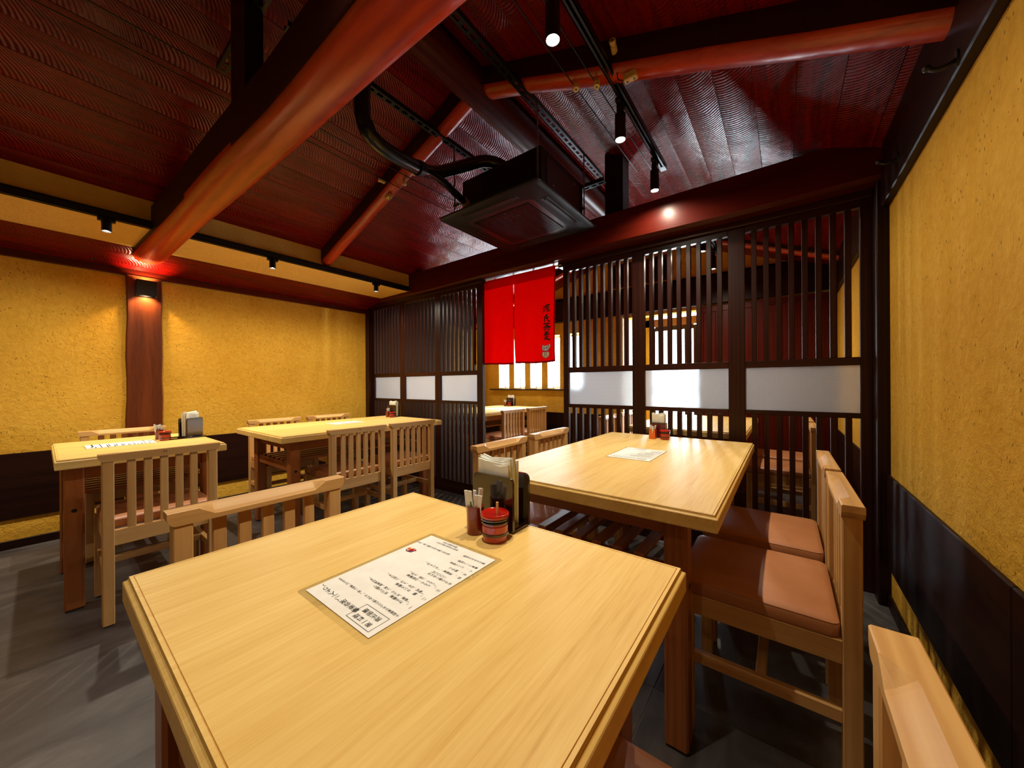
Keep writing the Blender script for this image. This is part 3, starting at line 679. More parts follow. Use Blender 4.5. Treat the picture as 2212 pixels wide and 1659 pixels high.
for (p, lab) in (((-0.490, 1.452, zu_r(-0.49) - 0.012), 'two hole porcelain cleat under the right rafter'), ((-2.168, 1.455, zu_l(-2.168) - 0.012), 'two hole porcelain cleat under the left rafter')):
    t = thing('porcelain_cleat', lab, 'insulator', p)
    MB().cbox(-0.027, 0.027, -0.014, 0.014, -0.014, 0.018, 0.004).obj('block', M_PORC, t)
    for s_ in (-1, 1): MB().lathe([(0.001, -0.0155), (0.005, -0.0155), (0.005, -0.013), (0.001, -0.013)], (s_ * 0.014, 0, 0), 10).obj('hole', M_BLACK, t)
    MB().tube(smooth_path([(-0.027, 0, 0.0), (-0.05, -0.005, 0.012), (-0.055, -0.01, 0.05)]), 0.0022, 6).obj('wire_tail', M_BLACK, t)

# iron hooks on the wall beams
def hook(label, p, sx):
    t = thing('iron_hook', label, 'hook', p, 0, 'black iron hooks on the wall beams')
    MB().loft([[(0, 0.012 * math.cos(a * math.pi / 6), 0.022 * math.sin(a * math.pi / 6)) for a in range(12)], [(sx * 0.005, 0.011 * math.cos(a * math.pi / 6), 0.021 * math.sin(a * math.pi / 6)) for a in range(12)]]).obj('back_plate', M_BLACK, t, smooth=30)
    MB().tube(smooth_path([(sx * 0.004, 0, -0.004), (sx * 0.02, 0, -0.012), (sx * 0.038, 0, -0.012), (sx * 0.052, 0, -0.002)]), 0.0055, 8).obj('arm', M_BLACK, t, smooth=50)
    MB().lathe([(0.001, -0.009), (0.006, -0.007), (0.009, 0), (0.006, 0.007), (0.001, 0.009)], (sx * 0.054, 0, 0.0), 12).obj('ball_tip', M_BLACK, t, smooth=60)
for y, lab in ((0.216, 'iron hook on the left beam, just left of the log end'), (0.912, 'iron hook on the left beam, first right of the log end'), (1.423, 'iron hook on the left beam, second right of the log end'), (1.926, 'iron hook on the left beam nearest the lattice corner')):
    hook(lab, (XL + 0.025, y, 1.915), 1)
hook('iron hook on the dark right plate beam, nearer the viewer', (0.352, 1.40, 1.835), -1)
hook('iron hook on the dark right plate beam above the screen corner', (0.352, 2.00, 1.885), -1)

# vents in the far gable
for (x0, x1, lab) in ((-1.75, -1.49, 'left red framed vent grille in the far gable'), (-1.31, -1.02, 'right red framed vent grille in the far gable')):
    t = thing('vent', lab, 'vent', ((x0 + x1) / 2, YB, 2.36)); hw = (x1 - x0) / 2
    for (a0, a1, b0, b1) in ((-hw, hw, 0.115, 0.145), (-hw, hw, -0.145, -0.115), (-hw, -hw + 0.035, -0.115, 0.115), (hw - 0.035, hw, -0.115, 0.115)):
        MB().cbox(a0, a1, -0.02, 0, b0, b1).obj('frame', wood('red', 'x'), t)
    MB().box(-hw + 0.035, hw - 0.035, -0.004, 0, -0.115, 0.115).obj('backing', M_BLACK, t)
    for q in range(11): MB().box(-hw + 0.035, hw - 0.035, -0.012, -0.004, -0.11 + 0.02 * q, -0.102 + 0.02 * q).obj('slat', M_BLACK, t)

# ================================================================== NOREN CURTAIN
rod = tag(MB().tube([(-2.10, 2.40, 1.922), (-1.345, 2.40, 1.922)], 0.007, 10).obj('curtain_rod', M_WHITE), 'thin white rod holding the red curtain under the beam', 'rod')
no = thing('noren_curtain', 'bright red split curtain with black brush writing in the doorway', 'curtain', (-1.795, 2.40, 1.922))
def cloth_panel(x0, x1, seed, zb0=-0.735):
    nx, nz = 26, 34; m = MB(); vs = []
    for j in range(nz + 1):
        v = j / nz
        for i in range(nx + 1):
            u = i / nx; x = x0 + (x1 - x0) * u
            z = zb0 * v + 0.004 * math.sin(u * 5 + seed) * v
            y = -0.009 + (0.010 * math.sin(u * 9.0 + seed) + 0.007 * math.sin(u * 17 + 2 * seed + v * 2)) * v ** 1.4
            edge = 0.012 * v ** 2 * (1 if x1 > 0.0 else -1) * (1 - abs(2 * u - 1) * 0.0)
            x += 0.006 * v * math.sin(v * 5 + seed)
            vs.append((x, y, z))
    fs = [(j * (nx + 1) + i, j * (nx + 1) + i + 1, (j + 1) * (nx + 1) + i + 1, (j + 1) * (nx + 1) + i) for j in range(nz) for i in range(nx)]
    return m.add(vs, fs), nx, nz
for (x0, x1, sd) in ((-0.407, -0.006, 0.4), (0.004, 0.400, 2.1)):
    m, nx, nz = cloth_panel(x0, x1, sd)
    p = m.obj('cloth_panel', M_RED, no, smooth=80)
    so = p.modifiers.new('thickness', 'SOLIDIFY'); so.thickness = 0.0012
    # hem strips following the bottom and outer edges
    for which in ('bottom', 'side'):
        h = MB(); row = []
        if which == 'bottom': idx = [(i, nz) for i in range(nx + 1)]; off = Vector((0, 0, 0.014))
        else:
            i_ = 0 if x0 < -0.1 else nx; idx = [(i_, j) for j in range(nz + 1)]; off = Vector((0.010 if i_ == 0 else -0.010, 0, 0))
        a = [Vector(m.v[j * (nx + 1) + i]) + Vector((0, -0.0016, 0)) for i, j in idx]
        vs = [tuple(q) for q in a] + [tuple(q + off) for q in a]; n = len(a)
        h.add(vs, [(k, k + 1, n + k + 1, n + k) for k in range(n - 1)]); h.obj('hem', M_HEM, no, smooth=80)
MB().cbox(-0.407, 0.400, -0.014, -0.011, -0.075, 0.006, 0.001).obj('header_sleeve', M_RED, no)
for x in (-0.405, -0.20, 0.0, 0.2, 0.385): MB().tube([(x, -0.009 + 0.014 * math.cos(a * math.pi / 5), 0.0 + 0.014 * math.sin(a * math.pi / 5)) for a in range(11)], 0.003, 5, False).obj('hanging_loop', M_RED, no)

def ribbon(m, pts, widths, y, sx, sz, ox, oz):
    # brush stroke: pts in a unit box, widths in the same unit, laid on the plane y
    P = [Vector((p[0], 0, p[1])) for p in pts]; n = len(P); vs = []
    for i in range(n):
        t_ = (P[min(i + 1, n - 1)] - P[max(i - 1, 0)]).normalized(); nn = Vector((-t_.z, 0, t_.x)) * (widths[i] if isinstance(widths, (list, tuple)) else widths)
        for q in (P[i] + nn, P[i] - nn): vs.append((ox + q.x * sx, y, oz + q.z * sz))
    m.add(vs, [(2 * i, 2 * i + 1, 2 * i + 3, 2 * i + 2) for i in range(n - 1)])
W = [0.05, 0.07, 0.045]; W2 = [0.06, 0.02]
chars = {
 'gen': [([(0.16, 0.80), (0.22, 0.72), (0.26, 0.68)], W), ([(0.08, 0.55), (0.15, 0.48), (0.20, 0.45)], W), ([(0.10, 0.10), (0.20, 0.22), (0.30, 0.36)], [0.06, 0.045, 0.015]),
         ([(0.36, 0.86), (0.62, 0.90), (0.94, 0.92)], [0.04, 0.05, 0.06]), ([(0.42, 0.88), (0.38, 0.55), (0.26, 0.18)], [0.05, 0.045, 0.015]), ([(0.68, 0.88), (0.62, 0.76)], [0.05, 0.03]),
         ([(0.52, 0.72), (0.80, 0.74), (0.78, 0.46), (0.54, 0.46), (0.52, 0.72)], 0.042), ([(0.54, 0.60), (0.78, 0.60)], 0.03), ([(0.66, 0.46), (0.68, 0.08), (0.58, 0.14)], [0.05, 0.055, 0.02]),
         ([(0.50, 0.32), (0.40, 0.14)], [0.05, 0.02]), ([(0.80, 0.34), (0.92, 0.14)], [0.03, 0.07])],
 'ji': [([(0.62, 0.98), (0.46, 0.84), (0.26, 0.74)], [0.06, 0.05, 0.03]), ([(0.34, 0.78), (0.30, 0.44), (0.26, 0.10), (0.48, 0.24)], [0.05, 0.055, 0.06, 0.02]), ([(0.30, 0.50), (0.58, 0.56), (0.84, 0.62)], [0.035, 0.045, 0.05]),
        ([(0.52, 0.84), (0.58, 0.46), (0.74, 0.16), (0.94, 0.08), (0.95, 0.26)], [0.045, 0.06, 0.06, 0.05, 0.015])],
 'so': [([(0.08, 0.88), (0.5, 0.92), (0.94, 0.94)], [0.035, 0.05, 0.05]), ([(0.32, 1.02), (0.34, 0.82)], [0.05, 0.03]), ([(0.66, 1.04), (0.62, 0.82)], [0.05, 0.03]),
        ([(0.62, 0.80), (0.42, 0.70)], [0.05, 0.03]), ([(0.30, 0.70), (0.72, 0.73)], 0.038), ([(0.50, 0.74), (0.30, 0.58), (0.04, 0.42)], [0.05, 0.045, 0.02]), ([(0.50, 0.72), (0.74, 0.56), (1.0, 0.44)], [0.03, 0.06, 0.07]),
        ([(0.36, 0.56), (0.66, 0.58)], 0.035), ([(0.26, 0.08), (0.24, 0.42), (0.80, 0.46), (0.80, 0.06), (0.70, 0.10)], [0.05, 0.045, 0.05, 0.055, 0.02]), ([(0.40, 0.32), (0.62, 0.33), (0.62, 0.18), (0.40, 0.18), (0.40, 0.32)], 0.03)],
 'ba': [([(0.22, 0.90), (0.78, 0.93)], [0.04, 0.05]), ([(0.50, 1.02), (0.50, 0.60)], 0.05), ([(0.26, 0.77), (0.74, 0.80)], 0.038), ([(0.12, 0.62), (0.90, 0.66)], [0.04, 0.05]),
        ([(0.36, 0.62), (0.22, 0.46)], [0.045, 0.02]), ([(0.56, 0.62), (0.54, 0.46), (0.74, 0.48)], [0.04, 0.04, 0.03]), ([(0.48, 0.46), (0.34, 0.30), (0.14, 0.18)], [0.05, 0.04, 0.02]), ([(0.40, 0.36), (0.70, 0.38), (0.46, 0.14), (0.10, 0.02)], [0.04, 0.05, 0.045, 0.02]),
        ([(0.34, 0.26), (0.60, 0.12), (0.96, 0.0)], [0.04, 0.06, 0.08])]}
for key, zc in (('gen', 1.603), ('ji', 1.527), ('so', 1.459), ('ba', 1.392)):
    m = MB()
    for i, (pts, wd) in enumerate(chars[key]): ribbon(m, pts, [q * 1.45 for q in wd] if isinstance(wd, list) else wd * 1.35, -0.0265 - 0.00004 * i, 0.072, 0.066, 0.328 - 0.036, zc - 1.922 - 0.033)
    m.obj('brush_character', M_INK, no)
m = MB(); ribbon(m, [(0, 0), (1, 0), (1, 1), (0, 1), (0, 0)], 0.1, -0.0266, 0.017, 0.020, 0.332, 1.348 - 1.922); ribbon(m, [(0.3, 0.2), (0.3, 0.8), (0.8, 0.8)], 0.08, -0.0266, 0.017, 0.020, 0.332, 1.348 - 1.922); m.obj('seal_mark', M_SEAL, no)
def disc(m, cx_, cz_, rx, rz, y, n=20): m.add([(cx_ + rx * math.cos(2 * math.pi * k / n), y, cz_ + rz * math.sin(2 * math.pi * k / n)) for k in range(n)], [tuple(range(n))])
def cat_emblem(parent, ox, oz, s_, y0):
    # seated beckoning cat printed flat: outline layer, body, collar, head, ears, raised paw, eyes
    lay = lambda k: y0 - 0.0002 * k
    m = MB(); disc(m, ox, oz + 0.30 * s_, 0.37 * s_, 0.34 * s_, lay(0)); disc(m, ox - 0.02 * s_, oz + 0.78 * s_, 0.36 * s_, 0.27 * s_, lay(0)); ribbon(m, [(0.28, 0.80), (0.40, 1.0), (0.34, 1.12)], [0.09, 0.09, 0.08], lay(0), s_, s_, ox, oz)
    m.add([(ox - 0.36 * s_, lay(0), oz + 0.85 * s_), (ox - 0.12 * s_, lay(0), oz + 0.98 * s_), (ox - 0.32 * s_, lay(0), oz + 1.16 * s_)], [(0, 1, 2)]); m.add([(ox + 0.08 * s_, lay(0), oz + 0.98 * s_), (ox + 0.30 * s_, lay(0), oz + 0.88 * s_), (ox + 0.22 * s_, lay(0), oz + 1.14 * s_)], [(0, 1, 2)])
    m.obj('cat_outline', M_NAVY, parent)
    m = MB(); disc(m, ox, oz + 0.30 * s_, 0.34 * s_, 0.31 * s_, lay(1)); m.obj('cat_body_print', M_CREAM, parent)
    m = MB(); disc(m, ox - 0.02 * s_, oz + 0.78 * s_, 0.33 * s_, 0.24 * s_, lay(2)); ribbon(m, [(0.29, 0.80), (0.40, 1.0), (0.34, 1.11)], [0.06, 0.065, 0.06], lay(2), s_, s_, ox, oz)
    m.add([(ox - 0.33 * s_, lay(2), oz + 0.88 * s_), (ox - 0.15 * s_, lay(2), oz + 0.97 * s_), (ox - 0.30 * s_, lay(2), oz + 1.11 * s_)], [(0, 1, 2)]); m.add([(ox + 0.10 * s_, lay(2), oz + 0.97 * s_), (ox + 0.27 * s_, lay(2), oz + 0.90 * s_), (ox + 0.21 * s_, lay(2), oz + 1.10 * s_)], [(0, 1, 2)])
    m.obj('cat_head_print', M_BLUEGREY, parent)
    m = MB(); ribbon(m, [(-0.30, 0.60), (0.0, 0.50), (0.30, 0.60)], 0.055, lay(3), s_, s_, ox, oz); m.obj('cat_collar_print', M_SEAL, parent)
    m = MB(); disc(m, ox - 0.14 * s_, oz + 0.80 * s_, 0.07 * s_, 0.055 * s_, lay(4), 10); disc(m, ox + 0.12 * s_, oz + 0.82 * s_, 0.07 * s_, 0.055 * s_, lay(4), 10)
    for xx in (-0.1, 0.08): ribbon(m, [(xx, 0.42), (xx * 1.3, 0.06)], 0.018, lay(4), s_, s_, ox, oz)
    m.obj('cat_line_print', M_NAVY, parent)
cat_emblem(no, 0.320, 1.222 - 1.922, 0.092, -0.0268)

# ================================================================== TABLES
def rect_ring(hx, hy, inset, z): return [(-hx + inset, -hy + inset, z), (hx - inset, -hy + inset, z), (hx - inset, hy - inset, z), (-hx + inset, hy - inset, z)]
def table(x0, x1, y0, y1, label):
    cx_, cy_, hx, hy = (x0 + x1) / 2, (y0 + y1) / 2, (x1 - x0) / 2, (y1 - y0) / 2; zt = 0.70
    t = thing('dining_table', label, 'table', (cx_, cy_, 0), 0, None)
    prof = [(0.003, -0.043), (0.0, -0.040), (0.0, -0.0100), (0.0010, -0.0082), (0.0026, -0.0072), (0.0046, -0.0062), (0.0060, -0.0046), (0.0066, -0.0024), (0.0070, 0.0), (0.0112, 0.0), (0.0114, -0.0016), (0.0126, -0.0016), (0.0128, 0.0)]
    MB().loft([rect_ring(hx, hy, i, zt + z) for i, z in prof]).obj('tabletop', M_TOP, t)
    lx, ly, s_ = hx - 0.115, hy - (0.115 if hy > 0.4 else 0.057), 0.031
    for (a, b) in ((lx, ly), (lx, -ly), (-lx, -ly), (-lx, ly)):
        leg = MB().cbox(a - s_, a + s_, b - s_, b + s_, 0.004, zt - 0.043, 0.006).obj('leg', wood('leg', 'z'), t)
        MB().cbox(a - s_ + 0.003, a + s_ - 0.003, b - s_ + 0.003, b + s_ - 0.003, 0.0, 0.0045, 0.001).obj('foot_pad', M_BLACK, leg)
        sx = 1 if a > 0 else -1
        MB().tube([(a + sx * (s_ - 0.001), b, 0.455), (a + sx * (s_ + 0.0012), b, 0.455)], 0.009, 12).obj('bolt_cap', M_BLACK, leg)
    for sy in (-1, 1): MB().cbox(-lx - 0.02, lx + 0.02, sy * ly - 0.012, sy * ly + 0.012, 0.590, zt - 0.043).obj('apron', wood('leg', 'x'), t)
    for sx in (-1, 1): MB().cbox(sx * lx - 0.012, sx * lx + 0.012, -ly + s_, ly - s_, 0.590, zt - 0.043).obj('apron', wood('leg', 'y'), t)
    for sy in (-1, 1): MB().cbox(-lx + s_, lx - s_, sy * ly - 0.014, sy * ly + 0.014, 0.445, 0.500).obj('shelf_rail', wood('leg', 'x'), t)
    n = 6
    for k in range(n):
        x = -lx + 0.105 + (2 * lx - 0.21) * k / (n - 1); MB().cbox(x - 0.017, x + 0.017, -ly - 0.01, ly + 0.01, 0.500, 0.514).obj('shelf_slat', wood('leg', 'y'), t)
    return t
T1 = table(-0.885, -0.137, 0.081, 0.674, 'nearest pale wood table holding the large readable menu sheet')
T2 = table(-0.912, -0.128, 0.974, 2.277, 'long pale wood table in front of the right lattice screens')
T3 = table(-3.290, -2.460, 0.890, 2.185, 'long pale wood table by the left wall near the lattice corner')
T4 = table(-3.265, -2.488, 0.032, 0.628, 'small pale wood table by the left wall under the log end')
T5 = table(-3.420, -2.640, 2.870, 4.215, 'pale wood table in the back room seen under the red curtain')
T6 = table(-0.960, -0.190, 2.660, 3.920, 'pale wood table in the back room behind the right lattice screens')

# ================================================================== CHAIRS
def make_chair():
    t = thing('dining_chair', '', 'chair', (0, 0, 0), 0, 'slat back wooden chairs with tan leather seats')
    cz, cy2, cx2 = wood('chair', 'z'), wood('chair', 'y'), wood('chair', 'x')
    HW = 0.193
    for sy in (-1, 1):
        y0, y1 = (HW - 0.036, HW) if sy > 0 else (-HW, -HW + 0.036)
        lg = MB().cbox(-0.198, -0.162, y0, y1, 0.004, 0.704, 0.0025).obj('leg', cz, t); MB().box(-0.192, -0.168, y0 + 0.006, y1 - 0.006, 0, 0.005).obj('foot_pad', M_BLACK, lg)
        lg = MB().cbox(0.162, 0.198, y0, y1, 0.004, 0.402, 0.0025).obj('leg', cz, t); MB().box(0.168, 0.192, y0 + 0.006, y1 - 0.006, 0, 0.005).obj('foot_pad', M_BLACK, lg)
        ya = (y0 + y1) / 2
        MB().cbox(-0.163, 0.163, ya - 0.011, ya + 0.011, 0.345, 0.402, 0.002).obj('apron', cx2, t)
        MB().cbox(-0.163, 0.163, ya - 0.010, ya + 0.010, 0.203, 0.235, 0.002).obj('stretcher', cx2, t)
    MB().cbox(-0.192, -0.168, -HW + 0.035, HW - 0.035, 0.335, 0.402, 0.002).obj('apron', cy2, t)
    MB().cbox(0.168, 0.192, -HW + 0.035, HW - 0.035, 0.345, 0.402, 0.002).obj('apron', cy2, t)
    MB().cbox(-0.012, 0.012, -HW + 0.028, HW - 0.028, 0.205, 0.233, 0.002).obj('stretcher', cy2, t)
    # top rail with a scooped bevel on its front upper edge
    rings = []
    def sec(y, d, zb):
        # d = 0 plain edge, 1 full scoop
        xb, xf, z1 = -0.202, -0.160, 0.732; c = 0.002 + 0.022 * d; e = 0.002 + 0.020 * d
        rings.append([(xb, y, zb), (xf, y, zb), (xf, y, z1 - e), (xf - c * 0.35, y, z1 - e * 0.72), (xf - c, y, z1), (xb + 0.002, y, z1), (xb, y, z1 - 0.002)])
    E_ = HW + 0.010
    for y, d, zb in ((-E_, 0, 0.716), (-E_ + 0.003, 0, 0.709), (-E_ + 0.008, 0, 0.702), (-E_ + 0.014, 0, 0.699), (-0.148, 0, 0.699), (-0.146, 0.05, 0.699), (-0.118, 0.95, 0.699), (-0.110, 1, 0.699),
                     (0.110, 1, 0.699), (0.118, 0.95, 0.699), (0.146, 0.05, 0.699), (0.148, 0, 0.699), (E_ - 0.014, 0, 0.699), (E_ - 0.008, 0, 0.702), (E_ - 0.003, 0, 0.709), (E_, 0, 0.716)): sec(y, d, zb)
    MB().loft([list(reversed(r)) for r in rings]).obj('top_rail', cy2, t)
    for k in range(5):
        y = (k - 2) * 0.0525; MB().cbox(-0.188, -0.172, y - 0.0135, y + 0.0135, 0.400, 0.704, 0.0015).obj('slat', cz, t)
    # padded leather cushion
    cr = []
    def cring(hx0, hx1, hy, z, r=0.018):
        cxm, hx = (hx0 + hx1) / 2, (hx1 - hx0) / 2; return [(cxm + p[0], p[1], p[2]) for p in rrect(hx, hy, r, z, 4)]
    for a, z in ((0.006, 0.4015), (0.0, 0.405), (0.0, 0.432), (0.002, 0.4345), (0.001, 0.4365), (0.006, 0.4415), (0.018, 0.4455), (0.060, 0.4490), (0.13, 0.4505)):
        cr.append(cring(-0.160 + a, 0.210 - a, 0.186 - a, z, max(0.004, 0.020 - a * 0.05)))
    MB().loft(cr).obj('seat_cushion', M_LEATHER, t, smooth=50)
    return t
chair0 = make_chair(); PI = math.pi
chairs = [
    (-0.942, 0.372, 0.0, 'slat back chair tucked under the nearest table, its back rail on the left'),
    (-0.082, 0.392, PI, 'slat back chair at the right of the nearest table, cut by the frame corner'),
    (-0.055, 1.340, PI, 'slat back chair with tan seat right of the long centre table, nearer one'),
    (-0.055, 1.785, PI, 'slat back chair with tan seat right of the long centre table, by the lattice'),
    (-0.966, 1.413, 0.0, 'slat back chair left of the long centre table, right behind the tall napkin stand'),
    (-0.966, 1.890, 0.0, 'slat back chair left of the long centre table, nearer the red curtain'),
    (-2.480, 0.345, PI, 'slat back chair marked T4 in front of the small left table'),
    (-3.395, 0.342, 0.0, 'slat back chair between the small left table and the pillar'),
    (-2.480, 1.300, PI, 'pinkish slat back chair in front of the long left table, nearer one'),
    (-2.480, 1.750, PI, 'pinkish slat back chair in front of the long left table, by the lattice'),
    (-3.345, 1.230, 0.0, 'slat back chair against the left wall behind the long left table, nearer one'),
    (-3.345, 1.690, 0.0, 'slat back chair against the left wall behind the long left table, farther one'),
    (-2.605, 3.210, PI, 'back room chair seen under the curtain, the one with its seat showing'),
    (-2.605, 3.690, PI, 'back room chair seen under the curtain, farther from the screens'),
    (-1.090, 3.120, 0.0, 'back room chair left of the lattice table, nearer the screens'),
    (-1.090, 3.610, 0.0, 'back room chair left of the lattice table, nearer the entrance'),
    (-0.030, 3.130, PI, 'back room chair right of the lattice table with a sunlit tan seat'),
    (-0.030, 3.610, PI, 'back room chair right of the lattice table, nearer the brown doors'),
]
for k, (x, y, r, lab) in enumerate(chairs):
    c = chair0 if k == 0 else dup(chair0)
    c.location = (x, y, 0); c.rotation_euler = (0, 0, r); c['label'] = lab
    if k in (6, 8):
        me = text_mesh('T4' if k == 6 else 'T3', 0.014, 'stamped_mark'); me.materials.clear(); me.materials.append(M_INK)
        o = bpy.data.objects.new('stamped_mark', me); C.objects.link(o); o.parent = c
        o.matrix_local = Matrix.Translation((-0.2024, 0.0, 0.718)) @ Matrix(((0, 0, -1, 0), (-1, 0, 0, 0), (0, 1, 0, 0), (0, 0, 0, 1)))

# ================================================================== TABLEWARE
def napkin_holder(x, y, label, rot=0.0, logo=False, z=0.70):
    t = thing('napkin_holder', label, 'napkin holder', (x, y, z), rot)
    def board(y0, y1, x0, x1, h):
        r = 0.012; out = []
        for yy in (y0, y1):
            ring = [(x0, yy, 0.006)] + [(x0 + r - r * math.cos(math.pi / 2 * q / 4), yy, h - r + r * math.sin(math.pi / 2 * q / 4)) for q in range(5)] + [(x1 - r + r * math.sin(math.pi / 2 * q / 4), yy, h - r + r * math.cos(math.pi / 2 * q / 4)) for q in range(5)] + [(x1, yy, 0.006)]
            out.append(ring)
        return MB().loft([list(reversed(out[0])), list(reversed(out[1]))][::-1])
    board(-0.032, -0.025, -0.056, 0.058, 0.118).obj('front_board', M_LACQ, t, smooth=30)
    board(0.023, 0.030, -0.046, 0.060, 0.118).obj('rear_board', M_LACQ, t, smooth=30)
    MB().cbox(-0.055, 0.058, -0.032, 0.032, 0.0, 0.009, 0.003).obj('base', M_LACQ, t)
    if logo:
        m = MB(); random.seed(3)
        for (cx_, cz_, s_) in ((-0.010, 0.076, 0.011), (-0.006, 0.064, 0.010), (-0.002, 0.053, 0.010)):
            for q in range(5):
                a = random.random() * 0.6 - 0.3 + (0 if q % 2 else math.pi / 2); l = s_ * 0.5
                px, pz = cx_ + (q - 2) * s_ * 0.18 * (q % 2 == 0), cz_ + (q - 2) * s_ * 0.18 * (q % 2)
                ribbon(m, [(px - l * math.cos(a), pz - l * math.sin(a)), (px + l * math.cos(a), pz + l * math.sin(a))], 0.0008, -0.0304 - 0.00003 * q, 1, 1, 0, 0)
        ribbon(m, [(-0.004, 0.047), (0.000, 0.044), (0.004, 0.046), (0.008, 0.043), (0.013, 0.045), (0.016, 0.042), (0.014, 0.040)], 0.0011, -0.0305, 1, 1, 0, 0)
        m.obj('gold_lettering', M_GOLD, t)
    return t
def napkins(x, y, label, rot=0.0, z=0.709, w_=0.082, h=0.146, d=0.036):
    t = thing('paper_napkins', label, 'napkins', (x, y, z), rot, kind='stuff')
    m = MB(); n = 7
    for k in range(n):
        y0 = -d / 2 + d * k / n; sh = 0.003 * math.sin(k * 2.3); top = h - 0.010 * abs(k - 3) / 3
        P = []
        for u in range(5):
            xx = -w_ / 2 + w_ * u / 4; P.append(((xx + sh, y0 + 0.002 * math.sin(u * 1.5 + k), 0.0), (xx * 1.04 + sh, y0 + 0.003 * math.sin(u * 1.4), top + 0.006 * math.cos(u * 1.2 + k * 0.3))))
        thick = d / n * 0.75
        ringa = [p[0] for p in P] + [(p[0][0], p[0][1] + thick, p[0][2]) for p in reversed(P)]
        ringb = [p[1] for p in P] + [(p[1][0], p[1][1] + thick, p[1][2]) for p in reversed(P)]
        m.loft([ringa, ringb])
    m.obj('folded_napkins', M_NAPKIN, t, kind='stuff'); return t
def cup(x, y, label, mat, r=0.0185, h=0.058, z=0.70, square=False):
    t = thing('stick_cup', label, 'cup', (x, y, z))
    if square:
        MB().loft([rrect(r, r, 0.002, 0), rrect(r, r, 0.002, h), rrect(r - 0.003, r - 0.003, 0.001, h), rrect(r - 0.003, r - 0.003, 0.001, 0.004)]).obj('body', mat, t)
    else:
        MB().lathe([(r - 0.001, 0), (r, 0.002), (r, h), (r - 0.003, h), (r - 0.003, 0.004)], n=28).obj('body', mat, t, smooth=40)
    return t
packet_me = None
def packets(x, y, where, z=0.704, n=9, r=0.011, h=0.088):
    random.seed(int(abs(x * 1000) + abs(y * 100)))
    for k in range(n):
        a = 2 * math.pi * k / n + 0.3; rr_ = r * (0.35 + 0.65 * ((k * 7) % 3) / 2.0); lean = 0.10 + 0.08 * random.random(); hh = h * (0.9 + 0.12 * random.random())
        m = MB(); wd = 0.0042
        m.box(-wd, wd, -0.0011, 0.0011, 0, hh)
        t = thing('wrapped_toothpick', 'white paper wrapped toothpick standing in the cup ' + where, 'toothpick', (x + rr_ * math.cos(a), y + rr_ * math.sin(a), z), 0, 'wrapped toothpicks in the cup ' + where)
        t.rotation_euler = (-lean * math.sin(a), lean * math.cos(a), random.random() * 3)
        m.obj('wrapper', M_PAPER, t)
        if k % 3 == 0: MB().box(-wd * 0.5, wd * 0.5, -0.00125, 0.00125, hh * 0.62, hh * 0.74).obj('green_print', M_GREEN, t)
def jar(x, y, label, z=0.70, s_=1.0, stick=True):
    t = thing('condiment_jar', label, 'jar', (x, y, z))
    red = [(0.0225, 0), (0.0235, 0.002), (0.0240, 0.009), (0.0255, 0.010)]
    MB().lathe([(r * s_, zz * s_) for r, zz in [(0.021, 0), (0.0238, 0.002), (0.0242, 0.012), (0.0258, 0.013), (0.0258, 0.031), (0.0242, 0.032), (0.0242, 0.044), (0.020, 0.0455)]], n=32).obj('body', M_LACQRED, t, smooth=35)
    for (z0, z1, r0) in ((0.0115, 0.0190, 0.0272), (0.0345, 0.0400, 0.0275), (0.0405, 0.0465, 0.0285)):
        MB().lathe([(r * s_, zz * s_) for r, zz in [(r0 - 0.003, z0), (r0, z0 + 0.0015), (r0, z1 - 0.0015), (r0 - 0.003, z1)]], n=32).obj('band', M_LACQ, t, smooth=35)
    MB().lathe([(r * s_, zz * s_) for r, zz in [(0.022, 0.0455), (0.0282, 0.0465), (0.0285, 0.0500), (0.0275, 0.0530), (0.026, 0.0536), (0.0245, 0.0525), (0.0, 0.0515)]], n=32).obj('lid', M_LACQRED, t, smooth=35)
    if stick: MB().cbox(0.004 * s_, 0.0085 * s_, -0.002, 0.002, 0.05 * s_, 0.074 * s_, 0.0006).obj('spoon_handle', M_STICK, t)
    return t
# near table
napkin_holder(-0.518, 0.636, 'tall black lacquer napkin stand with gold mark on the nearest table', 0.0, True)
napkins(-0.524, 0.634, 'white napkins in the stand on the nearest table', 0.0, 0.709, 0.086, 0.143, 0.036)
cup(-0.532, 0.566, 'round red brown cup of wrapped toothpicks on the nearest table', M_REDWOOD)
packets(-0.532, 0.566, 'on the nearest table')
jar(-0.477, 0.566, 'red and black banded jar with wooden spoon on the nearest table', s_=1.05)
# centre table
cup(-0.603, 2.125, 'square orange cup on the long centre table', M_ORANGE, 0.017, 0.056, square=True)
packets(-0.603, 2.125, 'on the long centre table', n=7, h=0.075)
jar(-0.540, 2.135, 'red and black banded jar on the long centre table', stick=False)
t = thing('napkin_box', 'square plum lacquer napkin box on the long centre table', 'napkin holder', (-0.590, 2.200, 0.70))
MB().loft([rrect(0.042, 0.030, 0.004, 0), rrect(0.042, 0.030, 0.004, 0.090), rrect(0.038, 0.026, 0.003, 0.090), rrect(0.038, 0.026, 0.003, 0.006)]).obj('body', M_PURPLE, t)
MB().box(-0.040, 0.040, -0.0315, -0.030, 0.084, 0.089).obj('rim_edge', M_LACQ, t)
napkins(-0.590, 2.200, 'white napkins in the plum box on the long centre table', 0.0, 0.707, 0.066, 0.135, 0.030)
